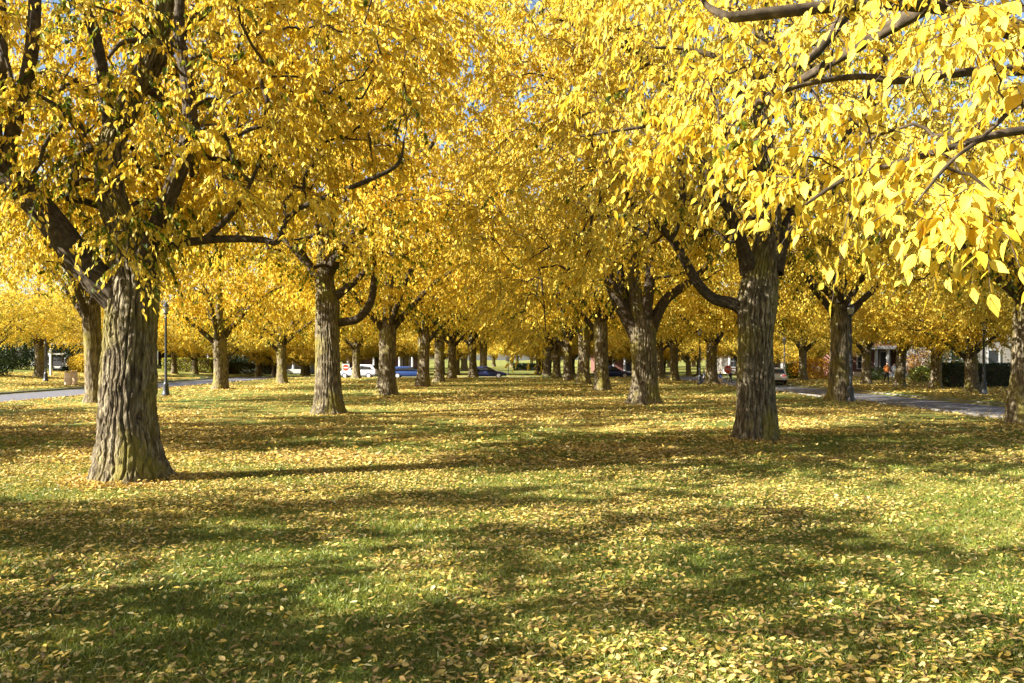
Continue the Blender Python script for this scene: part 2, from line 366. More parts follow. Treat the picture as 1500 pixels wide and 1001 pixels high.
def sprays(targets, center, rng, ntw, nlf, tl, ll, wid, lod, green, droop=.55, stems=True, gold=.5, spread=.9):
    """drooping twigs with alternate hanging leaves round every branch end"""
    T = np.repeat(targets, ntw, 0); N = len(T)
    outw = norm((T - center) * np.array([1, 1, .25])); d = norm(outw * .7 + rng.normal(0, 1, (N, 3)) * np.array([spread, spread, .45]))
    L = tl * rng.uniform(.6, 1.25, N)[:, None]
    T = T + rng.normal(0, .12, (N, 3)) * tl
    def pt(s): return T[:, None] + d[:, None] * (L * s)[..., None] * 1.0 + np.array([0, 0, -1.]) * (droop * L * s * s)[..., None]
    s = (np.arange(nlf)[None] + rng.uniform(.1, .9, (N, nlf))) / nlf
    pos = pt(s).reshape(-1, 3); M = len(pos)
    dd = np.repeat(d, nlf, 0); side = norm(np.cross(dd, [0, 0, 1.])); sg = np.tile(np.where(np.arange(nlf) % 2, 1, -1), N)[:, None]
    tip = np.array([0, 0, -1.]) * rng.uniform(.55, 1.3, (M, 1)) + side * sg * rng.uniform(.2, .75, (M, 1)) + dd * .35 + rng.normal(0, .22, (M, 3))
    nr = side * sg * .3 + np.array([0, 0, .45]) + rng.normal(0, .8, (M, 3)) * np.array([1, 1, .4]) + outw.repeat(nlf, 0) * .5
    ln = ll * rng.uniform(.6, 1.22, M); w = wid * rng.uniform(.8, 1.15, M)
    v, lo, c, k = leaf_geo(pos, tip, nr, ln, w, lod, rng.uniform(.02, .32, M))
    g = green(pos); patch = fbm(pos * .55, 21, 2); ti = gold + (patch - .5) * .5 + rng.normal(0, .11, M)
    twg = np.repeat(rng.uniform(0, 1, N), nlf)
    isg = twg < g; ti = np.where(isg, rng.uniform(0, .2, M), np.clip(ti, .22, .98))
    st = []
    if stems:
        a, b, e = pt(np.zeros((N, 1)))[:, 0], pt(np.full((N, 1), .5))[:, 0], pt(np.ones((N, 1)))[:, 0]
        rr = .0032 if lod > 1 else .005
        up = norm(np.cross(d, side[::nlf])); sd = side[::nlf]
        rings = []
        for q, f in ((a, 1.3), (b, 1), (e, .5)):
            for ang in (0, 2.094, 4.189): rings.append(q + rr * f * (math.cos(ang) * sd + math.sin(ang) * up))
        v3 = np.stack(rings, 1).reshape(-1, 3); q = []
        for r in (0, 3):
            for j in range(3): q.append([r + j, r + (j + 1) % 3, r + 3 + (j + 1) % 3, r + 3 + j])
        st = [(v3, (np.arange(N)[:, None, None] * 9 + np.array(q)[None]).reshape(-1, 4))]
    return v, lo, c, k, np.repeat(ti, k), st, (pos, tip, nr, ln, ti)

def crown_targets(rng, n, c, rx, ry, z0, z1, seed, thin=.42, shell=.55, skirt=.25, topthin=.5, fq=.5):
    """points through a crown's volume: clumped, denser towards the outside and the drooping lower skirt"""
    outp = []; zc = z0 + (z1 - z0) * .42
    while len(outp) < n:
        q = rng.uniform(-1, 1, (4000, 3)); r = np.linalg.norm(q, axis=1)
        keep = (r < 1) & (rng.uniform(0, 1, 4000) < (1 - shell) * .6 + shell * r ** 2.2)
        q = q[keep]; x = c[0] + q[:, 0] * rx; y = c[1] + q[:, 1] * ry
        z = np.where(q[:, 2] > 0, zc + q[:, 2] * (z1 - zc), zc + q[:, 2] * (zc - z0))
        rho = np.hypot(q[:, 0], q[:, 1]); z = z - skirt * (z1 - z0) * .35 * rho ** 2 * (q[:, 2] < .2)
        p = np.stack([x, y, z], -1)
        k = (fbm(p * (np.array([fq, fq, fq * 1.35]) if np.isscalar(fq) else np.array(fq)), seed, 2) > thin) & (p[:, 2] > z0 - 1.3) & (rng.uniform(0, 1, len(p)) < np.where(p[:, 2] > z0 + (z1 - z0) * .5, topthin, 1))
        outp += list(p[k])
    return np.array(outp[:n])

def leafmesh(name, packs):
    Vs, Ls, Cs, Ts, b = [], [], [], [], 0
    for v, lo, c, k, t in packs: Vs.append(v); Ls.append(lo + b); Cs.append(c); Ts.append(t); b += len(v)
    return mesh_np(name, np.concatenate(Vs), np.concatenate(Ls), np.concatenate(Cs), np.concatenate(Ts))

def build_tree(name, base, trunk, limbs, targets, center, rng, leaf, n=96, m=120, amp=.03, flare=1, seed=0, limb_n=28, thick=.0065):
    """trunk: control rows (x,y,z,r); limbs: list of such; targets: list of (points, spray settings)"""
    root = empty(name, base); b = np.array(base)
    def loc(a):
        a = np.array(a, float).copy(); a[:, :3] -= b; return a
    v, f = bark_tube(loc(trunk), n, m, amp, flare, seed)
    link('trunk', quadmesh('trunk', [(v, f)]), BARK, root)
    sk = TreeSkeleton(); tp = spline(np.array(trunk, float), 14); ids = []
    par = -1
    for q in tp[4:]: par = sk.add(q[:3], par)
    for li, lb in enumerate(limbs):
        lb = np.array(lb, float); mm = max(16, int(np.linalg.norm(np.diff(lb[:, :3], axis=0), axis=1).sum() / .07)); mm = min(mm, 90)
        v, f = bark_tube(loc(lb), limb_n if lb[:, 3].max() > .09 else 12, mm, amp * .6 if lb[:, 3].max() > .09 else .004, 0, seed + li + 1)
        link('limb', quadmesh('limb', [(v, f)]), LIMB, root)
        cp = spline(lb, max(6, len(lb) * 3)); sk.chain(cp[1:, :3], 0)
    allT = np.concatenate([t[0] for t in targets])
    br = grow(sk, allT, np.array(trunk[len(trunk) // 2][:3]), rng, thick)
    packs = []; info = []
    for t, kw in targets:
        v, lo, c, k, ti, st, inf = sprays(t, center, rng, **{**leaf, **kw}); packs.append((v - b, lo, c, k, ti)); br += st; info.append(inf)
    o = link('branches', quadmesh('branches', [(q - b, f) for q, f in br]), TWIG, root); o['kind'] = 'stuff'
    o = link('crown', leafmesh('crown', packs), LEAF, root); o['kind'] = 'stuff'
    return root, info
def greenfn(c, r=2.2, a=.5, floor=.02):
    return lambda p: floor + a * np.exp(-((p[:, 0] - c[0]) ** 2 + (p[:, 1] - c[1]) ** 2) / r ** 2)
def px(rows, D):        # rows of (px, py, extra depth, radius)
    return [[*P(a, b, D + d), r] for a, b, d, r in rows]

# ================================================================== the near tree with the forked left limb
D = 14.83; B1 = P(190, 702, D)
trunk = px([(190, 703, 0, 0.440), (189, 660, 0, 0.431), (188, 600, 0, 0.414), (190, 520, 0, 0.401), (194, 450, 0, 0.405), (196, 400, .05, 0.372), (184, 345, .1, 0.262), (162, 280, .25, 0.220), (163, 215, .3, 0.199),
            (190, 150, .2, 0.178), (228, 70, .1, 0.152), (245, -20, 0, 0.127), (250, -170, 0, 0.093), (240, -380, 0, 0.042)], D); trunk[0][2] -= .06
limbs = [px([(190, 455, 0, 0.258), (160, 425, -.05, 0.275), (110, 370, -.15, 0.232), (55, 300, -.3, 0.215), (5, 255, -.4, 0.198), (-60, 200, -.5, 0.172), (-130, 90, -.6, 0.120), (-170, -80, -.5, 0.069)], D),
         px([(10, 262, -.4, 0.112), (18, 190, -.45, 0.112), (40, 110, -.5, 0.103), (50, 20, -.5, 0.095), (52, -120, -.3, 0.060), (60, -260, 0, 0.034)], D),
         px([(5, 258, -.4, 0.077), (-4, 180, -.6, 0.069), (6, 90, -.7, 0.060), (2, -40, -.7, 0.043)], D),
         px([(206, 420, -.1, 0.215), (225, 350, -.25, 0.163), (240, 305, -.4, 0.138), (262, 250, -.5, 0.129), (277, 195, -.5, 0.120), (276, 130, -.4, 0.103), (262, 40, -.2, 0.086), (275, -120, 0, 0.052)], D),
         px([(214, 392, 0, 0.096), (250, 362, -.1, 0.072), (300, 352, -.2, 0.065), (350, 350, -.3, 0.058), (388, 352, -.35, 0.052), (402, 356, -.4, 0.048), (412, 346, -.4, 0.046), (418, 325, -.4, 0.045), (440, 305, -.5, 0.043), (490, 284, -.55, 0.041), (540, 264, -.6, 0.036), (582, 241, -.7, 0.031), (592, 205, -.7, 0.010)], D),
         px([(300, 352, -.2, 0.060), (335, 318, -.5, 0.052), (355, 292, -.8, 0.039), (380, 240, -1, 0.026)], D),
         px([(213, 110, .1, 0.086), (216, 40, -.1, 0.077), (202, 0, -.2, 0.069), (190, -90, -.3, 0.043)], D),
         px([(214, 60, 0, 0.043), (180, 62, -.3, 0.039), (158, 85, -.5, 0.026)], D),
         px([(163, 200, .3, 0.112), (150, 110, .4, 0.103), (135, 40, .3, 0.095), (112, -20, .2, 0.077), (90, -150, .3, 0.043)], D),
         px([(196, 150, .2, 0.103), (260, 60, .8, 0.086), (350, -40, 1.4, 0.069), (440, -170, 1.6, 0.043)], D)]
ctr1 = np.array([B1[0], D, 8.5])
t1 = crown_targets(R, 900, (B1[0] + .3, D + .3), 5.6, 5.6, 4.3, 15.5, 31, .42, .35, .2, .75, (.28, .8, .6))
t1 = t1[(t1[:, 2] < 9.3) | (R.uniform(0, 1, len(t1)) < .28)]
t1 = t1[~((t1[:, 1] < D - 3.2) & (t1[:, 2] < 6.5))]
def clear(t, stems, D, rpx, keep, rng):
    """thin the sprays that would hang right in front of the main stems"""
    sp = np.concatenate([spline(np.array(q, float), 30)[:, :3] for q in stems]); sp = np.stack([sp[:, 0] * F / sp[:, 1] + VX, HY - (sp[:, 2] - EYE) * F / sp[:, 1]], -1)
    tp_ = np.stack([t[:, 0] * F / t[:, 1] + VX, HY - (t[:, 2] - EYE) * F / t[:, 1] + 18], -1)
    d = np.sqrt(((tp_[:, None] - sp[None]) ** 2).sum(-1)).min(1)
    return t[~((d < rpx) & (t[:, 1] < D + .3) & (rng.uniform(0, 1, len(t)) > keep))]
t1 = clear(t1, [trunk[:11], limbs[0], limbs[1], limbs[3], limbs[4], limbs[8]], D, 46, .22, R)
# leafy curtains in front of the stems
tx = np.array([P(R.uniform(0, 470), R.uniform(-60, 310), D + R.uniform(-1.8, 4.5)) for _ in range(300)]); tx = clear(tx, [trunk[:11], limbs[0], limbs[1], limbs[3], limbs[4]], D, 42, .25, R)
tx = np.concatenate([tx, np.array([P(R.uniform(150, 260), R.uniform(300, 375), D + R.uniform(-1.0, .2)) for _ in range(9)])])
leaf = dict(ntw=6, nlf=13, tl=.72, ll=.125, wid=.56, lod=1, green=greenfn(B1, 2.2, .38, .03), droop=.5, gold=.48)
tr1, _ = build_tree('shade_tree', B1, trunk, limbs, [(t1, {}), (tx, {})], ctr1, R, leaf, n=400, m=230, amp=.055, flare=1.25, seed=3, limb_n=64)
tag(tr1, 'thick furrowed tree with a heavy slanting limb and broken arching branch, leaning over leafy lawn', 'tree')

# ================================================================== the right-hand near tree
D = 21.9; B2 = P(1108, 645, D)
trunk = px([(1108, 646, 0, 0.460), (1107, 610, 0, 0.435), (1106, 560, 0, 0.419), (1106, 500, 0, 0.423), (1108, 450, 0, 0.457), (1112, 415, .05, 0.435), (1119, 380, .1, 0.335), (1127, 320, .2, 0.259), (1125, 250, .2, 0.226), (1115, 170, .2, 0.201),
            (1112, 90, .1, 0.167), (1118, 0, 0, 0.142), (1110, -150, 0, 0.084), (1112, -300, 0, 0.042)], D); trunk[0][2] -= .06
limbs = [px([(1100, 462, 0, 0.197), (1076, 446, -.05, 0.156), (1045, 437, -.1, 0.127), (1022, 415, -.2, 0.119), (1002, 380, -.3, 0.107), (985, 352, -.4, 0.098), (955, 322, -.6, 0.082), (928, 300, -.8, 0.074), (905, 260, -.9, 0.049), (880, 200, -1, 0.025)], D),
         px([(1098, 400, 0, .22), (1085, 350, -.2, .15), (1062, 300, -.4, .13), (1030, 240, -.6, .11), (1010, 140, -.6, .08), (1000, 20, -.5, .05)], D),
         px([(1135, 400, 0, .22), (1150, 340, .2, .17), (1185, 280, .5, .14), (1230, 220, .9, .11), (1280, 120, 1.2, .08), (1330, 0, 1.5, .05)], D),
         px([(1122, 270, .2, .12), (1060, 190, -1, .1), (980, 120, -2.2, .08), (900, 60, -3, .05), (820, 30, -3.5, .03)], D),
         px([(1115, 180, .2, .12), (1040, 90, 1.5, .1), (940, 10, 2.8, .08), (850, -60, 4, .05)], D),
         px([(985, 352, -.4, .06), (1000, 300, -.8, .05), (985, 240, -1.2, .04), (960, 200, -1.4, .02)], D)]
ctr2 = np.array([B2[0], D, 9.])
t2 = crown_targets(R, 740, (B2[0] - .2, D), 6.6, 6.2, 4.4, 16.5, 57, .42, .45, .25, .8, (.28, .8, .6))
t2 = t2[(t2[:, 2] < 12.5) | (R.uniform(0, 1, len(t2)) < .4)]
t2 = clear(t2, [trunk[:11], limbs[0], limbs[1]], D, 40, .3, R)
t2 = t2[~((np.abs((t2[:, 0] * F / t2[:, 1] + VX) - 1095) < 90) & ((HY - (t2[:, 2] - EYE) * F / t2[:, 1]) > 385))]
lowb = lambda a: np.interp(a, [690, 745, 800, 835, 880, 960, 1020], [430, 505, 500, 440, 370, 330, 300])
tx = []
while len(tx) < 300:
    a = R.uniform(690, 1030); b = R.uniform(-30, lowb(a)); tx.append(P(a, b, R.uniform(16.5, 23)))
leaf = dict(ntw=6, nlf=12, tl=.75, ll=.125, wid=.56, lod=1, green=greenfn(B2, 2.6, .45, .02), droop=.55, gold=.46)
tu = np.array([P(R.uniform(1000, 1360), R.uniform(-70, 300), R.uniform(21, 27)) for _ in range(130)])
tr2, _ = build_tree('shade_tree', B2, trunk, limbs, [(t2, {}), (tu, {}), (np.array(tx), dict(gold=.42))], ctr2, R, leaf, n=320, m=190, amp=.055, flare=1.05, seed=8, limb_n=40)
tag(tr2, 'stout mossy tree with one low curved limb, standing nearest the white car', 'tree')

# ================================================================== the tree whose boughs hang into the foreground
B0 = np.array([6.6, 4.4, 0.])
trunk = [[6.6, 4.4, -.05, .52], [6.6, 4.4, .8, .5], [6.58, 4.4, 2.2, .48], [6.5, 4.45, 3.4, .44], [6.4, 4.5, 4.6, .34], [6.4, 4.5, 7, .25], [6.3, 4.5, 10, .15], [6.2, 4.4, 13, .05]]
def q0(rows): return [[*P(a, b, d), r] for a, b, d, r in rows]
limbs = [[[6.5, 4.5, 3.5, .2], [5.9, 5.2, 4.2, .15]] + q0([(1620, 80, 6.6, .11), (1480, 42, 6.5, .075), (1420, 16, 6.4, .062), (1335, 5, 6.3, .052), (1245, 7, 6.2, .045), (1150, 17, 6.2, .042), (1075, 25, 6.2, .038), (1060, 22, 6.2, .03), (1040, 12, 6.25, .022), (1024, -6, 6.3, .012)]),
         [[6.5, 4.4, 3.0, .16], [5.2, 4.3, 3.7, .09], [4.2, 4.2, 3.75, .06]] + q0([(1640, 60, 4.3, .018), (1520, 130, 4.2, .011), (1440, 200, 4.1, .008), (1390, 240, 4.0, .006), (1340, 300, 4.0, .004)]),
         [[6.45, 4.5, 4.0, .16], [5.2, 5.4, 4.5, .1]] + q0([(1560, 90, 6.2, .05), (1420, 105, 6.1, .03), (1320, 118, 6.0, .024), (1260, 112, 6.0, .02), (1185, 122, 6.0, .016), (1130, 142, 6.0, .013), (1085, 170, 6.0, .009), (1060, 205, 6.0, .005)]),
         [[6.4, 4.5, 4.4, .16], [5.0, 6.4, 5.2, .11]] + q0([(1330, -60, 8.2, .07), (1180, 90, 8.4, .04), (1090, 92, 8.4, .03), (1010, 72, 8.5, .022), (960, 70, 8.5, .012)]),
         [[6.45, 4.5, 3.8, .14], [5.0, 4.9, 4.3, .08]] + q0([(1600, 160, 5.0, .035), (1450, 200, 4.9, .022), (1330, 235, 4.8, .016), (1240, 262, 4.8, .011), (1180, 300, 4.8, .006)]),
         [[6.4, 4.5, 4.6, .15], [4.6, 6.6, 5.4, .1]] + q0([(1150, 130, 8.8, .035), (1060, 172, 8.7, .026), (985, 180, 8.6, .02), (930, 188, 8.5, .014), (850, 200, 8.5, .008)]),
         [[6.4, 4.5, 4.5, .2], [7.8, 5.4, 6.5, .14], [9, 6, 8, .06]], [[6.4, 4.5, 4.6, .2], [7.2, 2.8, 6.5, .14], [8, 1.5, 8.5, .06]]]
bnd = lambda a: np.interp(a, [820, 900, 1000, 1060, 1130, 1180, 1300, 1325, 1385, 1450, 1500, 1560], [205, 245, 220, 180, 290, 305, 280, 320, 365, 345, 300, 280])
dep = lambda a: np.interp(a, [820, 950, 1100, 1200, 1300, 1400, 1560], [8.0, 7.0, 5.6, 4.9, 4.3, 3.9, 3.8])
t0 = []
while len(t0) < 150:
    a = R.uniform(830, 1545); b = R.uniform(-60, bnd(a)); dd = dep(a) * (1 + R.uniform(0, .5) * (1 if b < bnd(a) - 60 else .35))
    t0.append(P(a, b, dd))
t0 = np.array(t0); rest = crown_targets(R, 120, (7.6, 4.2), 5.5, 5.5, 5.6, 13.5, 77, .4, .4, .1, .5)
rest = rest[(rest[:, 0] > 6.2)]
leaf = dict(ntw=4, nlf=10, tl=.40, ll=.090, wid=.45, lod=2, green=lambda p: np.full(len(p), .012), droop=.75, gold=.43, spread=.85)
tr0, info = build_tree('shade_tree', B0, trunk, limbs, [(t0, {}), (rest, dict(ntw=6, nlf=10, tl=.8, ll=.16, lod=0))], np.array([6.6, 6, 5.]), R, leaf, n=60, m=70, amp=.05, flare=1, seed=14, limb_n=24, thick=.0036)
tag(tr0, 'tree hanging thin twigs of large pale yellow leaves over the lawn close up', 'tree')
# its 300 largest-looking leaves, each an object: rebuilt as single meshes that share a few blade shapes
crown0 = [c for c in tr0.children if c.name.startswith('crown')][0]
pos, tip, nr, ln, ti = info[0]
sx, sy = pos[:, 0] * F / pos[:, 1] + VX, HY - (pos[:, 2] - EYE) * F / pos[:, 1]
vis = np.where((sx > 0) & (sx < 1495) & (sy > 5) & (sy < 1000))[0]; vis = vis[np.argsort(-(ln[vis] / pos[vis, 1]))][:300]
blades = []
for k in range(10):
    v, lo, c, kk = leaf_geo(np.zeros((1, 3)), np.array([[0, 1., 0]]), np.array([[0, 0, 1.]]), np.ones(1), .46 + .012 * k, 2, np.array([.03 + .03 * k]))
    blades.append(mesh_np('leaf', v, lo, c, np.full(len(v), [.27, .36, .42, .48, .31, .55, .24, .39, .64, .45][k])))
    blades[-1].materials.append(LEAF)
me = crown0.data; nv = len(me.vertices); drop = np.zeros(nv, bool)
for i in vis: drop[i * 14:(i + 1) * 14] = True
bm = bmesh.new(); bm.from_mesh(me); bm.verts.ensure_lookup_table()
bmesh.ops.delete(bm, geom=[bm.verts[i] for i in np.where(drop)[0]], context='VERTS'); bm.to_mesh(me); bm.free()
for j, i in enumerate(vis):
    t = Vector(tip[i]).normalized(); n_ = Vector(nr[i]); n_ = (n_ - n_.dot(t) * t).normalized(); s_ = t.cross(n_)
    o = link('leaf', blades[int(R.integers(10))], None, tr0)
    M = Matrix((s_, t, n_)).transposed().to_4x4(); o.matrix_local = Matrix.Translation(Vector(pos[i] - B0)) @ M @ Matrix.Scale(ln[i], 4)

# ================================================================== second row trees with their own shape
D = 32.4; B3 = P(483, 606, D)
trunk = px([(483, 607, 0, .50), (482, 580, 0, .46), (481, 530, 0, .43), (480, 480, 0, .43), (480, 445, 0, .42), (477, 420, .1, .33), (476, 380, .1, .28), (482, 330, 0, .24), (486, 270, 0, .2), (478, 180, 0, .15), (480, 60, 0, .09), (480, -60, 0, .04)], D); trunk[0][2] -= .06
limbs = [px([(488, 474, 0, 0.170), (505, 471, -.1, 0.153), (522, 468, -.15, 0.145), (536, 455, -.2, 0.140), (545, 435, -.2, 0.128), (548, 400, -.2, 0.119), (544, 350, -.2, 0.111), (546, 290, -.2, 0.093), (550, 220, 0, 0.060), (556, 120, 0, 0.034)], D),
         px([(484, 440, 0, .2), (505, 425, -.1, .14), (525, 408, -.3, .12), (540, 390, -.5, .08)], D),
         px([(482, 400, 0, .2), (497, 370, -.3, .2), (520, 345, -.5, .18), (545, 320, -.6, .14), (590, 280, -.8, .1), (640, 200, -1, .06)], D),
         px([(477, 430, 0, .2), (460, 400, .2, .15), (435, 370, .4, .12), (400, 330, .5, .09), (370, 250, .5, .06)], D),
         px([(480, 350, 0, .16), (440, 280, 1, .12), (400, 180, 1.5, .08), (380, 60, 1.5, .04)], D)]
ctr = np.array([B3[0], D, 9.]); t = crown_targets(R, 820, (B3[0], D), 7.2, 7.2, 5.2, 19.5, 91, .38, .5, .3, .9, (.28, .8, .6))
leaf_b = dict(ntw=6, nlf=10, tl=.95, ll=.165, wid=.60, lod=0, droop=.55, stems=False)
tc_ = np.array([P(R.uniform(500, 745), R.uniform(-70, 330), R.uniform(25, 35)) for _ in range(210)])
tr3, _ = build_tree('shade_tree', B3, trunk, limbs, [(t, {}), (tc_, {})], ctr, R, dict(leaf_b, green=greenfn(B3, 3.4, .6, .03), gold=.50), n=150, m=120, amp=.05, flare=1.05, seed=21, limb_n=24)
tag(tr3, 'straight pale-barked tree with an elbow-shaped limb turning upward halfway up its trunk', 'tree')
D = 39.2; B4 = P(943, 592, D)
trunk = px([(943, 593, 0, .62), (944, 570, 0, .56), (944, 540, 0, .54), (942, 505, 0, .56), (940, 480, 0, .55), (934, 455, 0, .36), (930, 420, .1, .26), (927, 370, .1, .22), (930, 280, 0, .17), (935, 160, 0, .1), (935, 40, 0, .04)], D); trunk[0][2] -= .06
limbs = [px([(936, 495, 0, .36), (918, 465, -.1, .30), (902, 435, -.2, .26), (892, 405, -.3, .24), (885, 370, -.4, .18), (865, 310, -.6, .12), (840, 220, -.8, .06)], D),
         px([(944, 490, 0, .34), (948, 450, -.2, .26), (952, 415, -.3, .22), (955, 360, -.3, .17), (965, 280, -.2, .1), (970, 180, 0, .05)], D),
         px([(950, 490, 0, .34), (962, 462, 0, .26), (975, 440, .1, .22), (1000, 420, .2, .18), (1030, 395, .4, .13), (1070, 340, .6, .08)], D),
         px([(936, 480, 0, .3), (917, 440, .3, .22), (908, 400, .5, .18), (905, 340, .6, .13), (890, 240, .8, .06)], D)]
ctr = np.array([B4[0], D, 9.]); t = crown_targets(R, 720, (B4[0], D), 7.2, 7.2, 5.0, 20.5, 17, .38, .5, .3, .9, (.28, .8, .6))
tc_ = np.array([P(R.uniform(735, 960), R.uniform(-70, 330), R.uniform(31, 43)) for _ in range(150)])
tr4, _ = build_tree('shade_tree', B4, trunk, limbs, [(t, {}), (tc_, {})], ctr, R, dict(leaf_b, green=greenfn(B4, 3.4, .55, .03), gold=.42), n=150, m=110, amp=.055, flare=1.05, seed=27, limb_n=24)
tag(tr4, 'flared trunk splitting low into a fan of thick boughs, yellow tree on the lawn', 'tree')

# ================================================================== the other trees: four shapes, copied
def proto(seed, r0, lean, forkz, nt=560, gold=.5, gr=.35, thin=.36, fq=.5, tt=.5):
    rng = np.random.default_rng(seed)
    trunk = [[0, 0, -.08, r0 * 1.08], [0, 0, .5, r0], [lean * .3, 0, 1.7, r0 * .92], [lean * .7, 0, forkz, r0 * .95], [lean, 0, forkz + .8, r0 * .6], [lean * 1.2, 0, forkz + 3, r0 * .45], [lean, .1, forkz + 6, r0 * .25], [lean, 0, forkz + 10, .05]]
    limbs = []
    nl = 5 + seed % 3
    for k in range(nl):
        a = 2 * math.pi * (k + rng.uniform(-.25, .25)) / nl; ca, sa = math.cos(a), math.sin(a); h = forkz + rng.uniform(-.5, .9); up = rng.uniform(.7, 1.5)
        limbs.append([[lean * .8, 0, h - .25, r0 * .45], [lean + .55 * ca, .55 * sa, h + .35 * up, r0 * .36], [lean + 1.5 * ca, 1.5 * sa, h + 1.2 * up, r0 * .29],
                      [lean + 2.8 * ca, 2.8 * sa, h + 2.3 * up, r0 * .2], [lean + 4.3 * ca, 4.3 * sa, h + 3.0 * up, r0 * .1], [lean + 5.4 * ca, 5.4 * sa, h + 3.2 * up, .03]])
    t = crown_targets(rng, nt, (0, 0), 7.4, 7.4, forkz + .9, 16, seed, thin, .5, .35, tt, fq)
    root, _ = build_tree('shade_tree', (0, 0, 0), trunk, limbs, [(t, {})], np.array([0, 0, 9.]), rng, dict(leaf_b, ll=.20, nlf=9, green=greenfn((0, 0), 3.4, gr + .12, .03), gold=gold), n=48, m=60, amp=.045, flare=.75, seed=seed, limb_n=14)
    return root
protos = [proto(41, .45, .1, 3.4, gold=.42), proto(52, .42, -.25, 3.9, gold=.36, gr=.5), proto(63, .49, .2, 3.1, gold=.50), proto(77, .40, -.1, 3.6, gold=.40), proto(88, .48, .15, 3.3, nt=850, gold=.5, thin=.52, fq=(.22, .95, .55), tt=1.0)]  # last shape is dense and banded to throw streaky shade from out of view
used = [False] * 5
def put(k, x, y, rz, sc, label, group, sz=1.0):
    o = protos[k]
    if used[k]: o = copy_tree(o)
    used[k] = True
    o.location = (x, y, float(gz(np.array([x]), np.array([y]))[0])); o.rotation_euler = (0, 0, rz); o.scale = (sc, sc, sc * sz)
    tag(o, label, 'tree', group); return o
g = lambda pxx, D: (pxx - VX) * D / F
LI = ('yellow tree in the avenue row behind the tree with the elbow-shaped limb', 'avenue row behind the elbow-limbed tree')
RI = ('yellow tree in the avenue row behind the tree with the fan of boughs', 'avenue row behind the fan-branched tree')
LO = ('unseen yellow tree added at the lawn edge to throw streaked shade on the grass', 'roadside trees on the leaf-bag side')
RO = ('yellow tree at the lawn edge beside the road with the white car', 'roadside trees on the white-car side')
RB = ('yellow street tree across the road, in front of the porch house and long dark hedge', 'street trees before the porch house')
LB = ('yellow tree growing across the road near the clipped yellow-green hedge', 'trees near the yellow-green hedge')
FT = ('yellow tree standing beyond the cross street at the end of the avenue', 'trees beyond the cross street')
NTH = ['second', 'third', 'fourth', 'fifth', 'sixth', 'seventh']
put(2, g(567, 49.5), 49.5, 1.2, 1.0, 'tree with a wide flared pale trunk, next in row behind the elbow-limbed tree', None, 1.2)
for i, (k, xx, D, rz) in enumerate(((0, 620, 64, .4), (1, 643, 76, 2.1), (3, 662, 90, 4.0), (1, 693, 93.5, 1.0), (0, 708, 105, 5.0))): put(k, g(xx, D), D, rz, 1.0, NTH[i] + ' yellow tree in the avenue row behind the elbow-limbed tree', LI[1], 1.05)
for i, (k, xx, D, rz) in enumerate(((0, 881, 55.8, 3.3), (2, 855, 70, 5.2), (1, 832, 82, 1.1), (3, 815, 92, 2.6), (0, 801, 104, .6), (2, 791, 112, 3.9))): put(k, g(xx, D), D, rz, 1.0, (['first'] + NTH)[i] + ' yellow tree in the avenue row behind the fan of boughs', RI[1], 1.2 if i < 2 else .95)
put(1, g(139, 40.4), 40.4, .6, .95, 'dark-trunked roadside tree partly hidden by the thick furrowed trunk', None, 1.2)
for i, (k, xx, D, rz, s) in enumerate(((2, 323, 58, 2.4, .92), (0, 413, 72, 4.4, .9), (1, 480, 80, .2, .9), (3, 522, 88, 1.9, .95))): put(k, g(xx, D), D, rz, s, NTH[i] + ' lawn-edge tree after the one hidden by the thick furrowed trunk', LO[1], 1.15 if i == 0 else .95)
put(4, -19.8, 21.0, .1, .88, *LO); put(4, -19.4, 2.2, -.12, .86, *LO); put(1, -7.4, -9.5, 2.0, .92, 'unseen yellow tree at the near end of the lawn row, added for shade', None)  # trees out of view, put in to cast shade over the lawn
for k, y_ in enumerate((2.0, 13.0, 27.0)): put((1, 2, 3)[k], -34.0, y_, 1.2 + 2 * k, .9, *LB)  # unseen street trees added for shade, sharing the hedge trees' label
put(1, g(1497, 27.6), 27.6, 2.9, .92, 'leaning roadside tree with a pale spreading base beside the asphalt', None)
put(3, g(1229, 42.3), 42.3, 4.2, 1.12, 'dark roadside tree with mossy foot right beside a black lamp post', None, 1.12)
for i, (k, xx, D, rz, s) in enumerate(((2, 1107, 57, 0.3, .9), (0, 1043, 71, 1.6, .95), (1, 988, 80, 5.0, .9), (3, 967, 90, .8, .9))): put(k, g(xx, D), D, rz, s, (['first'] + NTH)[i] + ' lawn-edge tree after the trunk with the close black lamp post', RO[1], 1.2 if i == 0 else .95)
RBL = ['pale street tree beside the person in orange, before the columned porch', 'dark street tree between the person in orange and the brick house', 'leaning pale street tree at the end of the long dark hedge', 'forked street tree beside the lamp post by the long hedge', 'pale-trunked tree by the light grey lamp post and green hedge', 'street tree in front of the long dark hedge, past the lamp post']
for i, (k, xx, D, rz, s) in enumerate(((3, 1269, 70, 1.4, .88), (1, 1318, 63, 3.0, .84), (0, 1371, 58.5, 5.5, .8), (2, 1424, 53, 2.0, .78), (3, 1176, 82, 4.6, .9), (1, 1545, 47, .4, .8))): put(k, g(xx, D), D, rz, s, RBL[i], RB[1], .9)
put(0, g(58, 78), 78, 2.0, .95, 'yellow tree across the road between lamp post and white sign post', None, .85)
for k, xx, D, rz, s in ((3, 255, 104, 1.1, .8), (2, 286, 106, 3.1, .7), (1, 378, 108, 5.1, .75), (0, 402, 112, .1, .7), (2, 150, 95, 2.2, .9), (3, -20, 66, 4.2, .85), (1, 330, 100, 3.7, .8)): put(k, g(xx, D), D, rz, s, *LB, .85)
rr = np.random.default_rng(4)
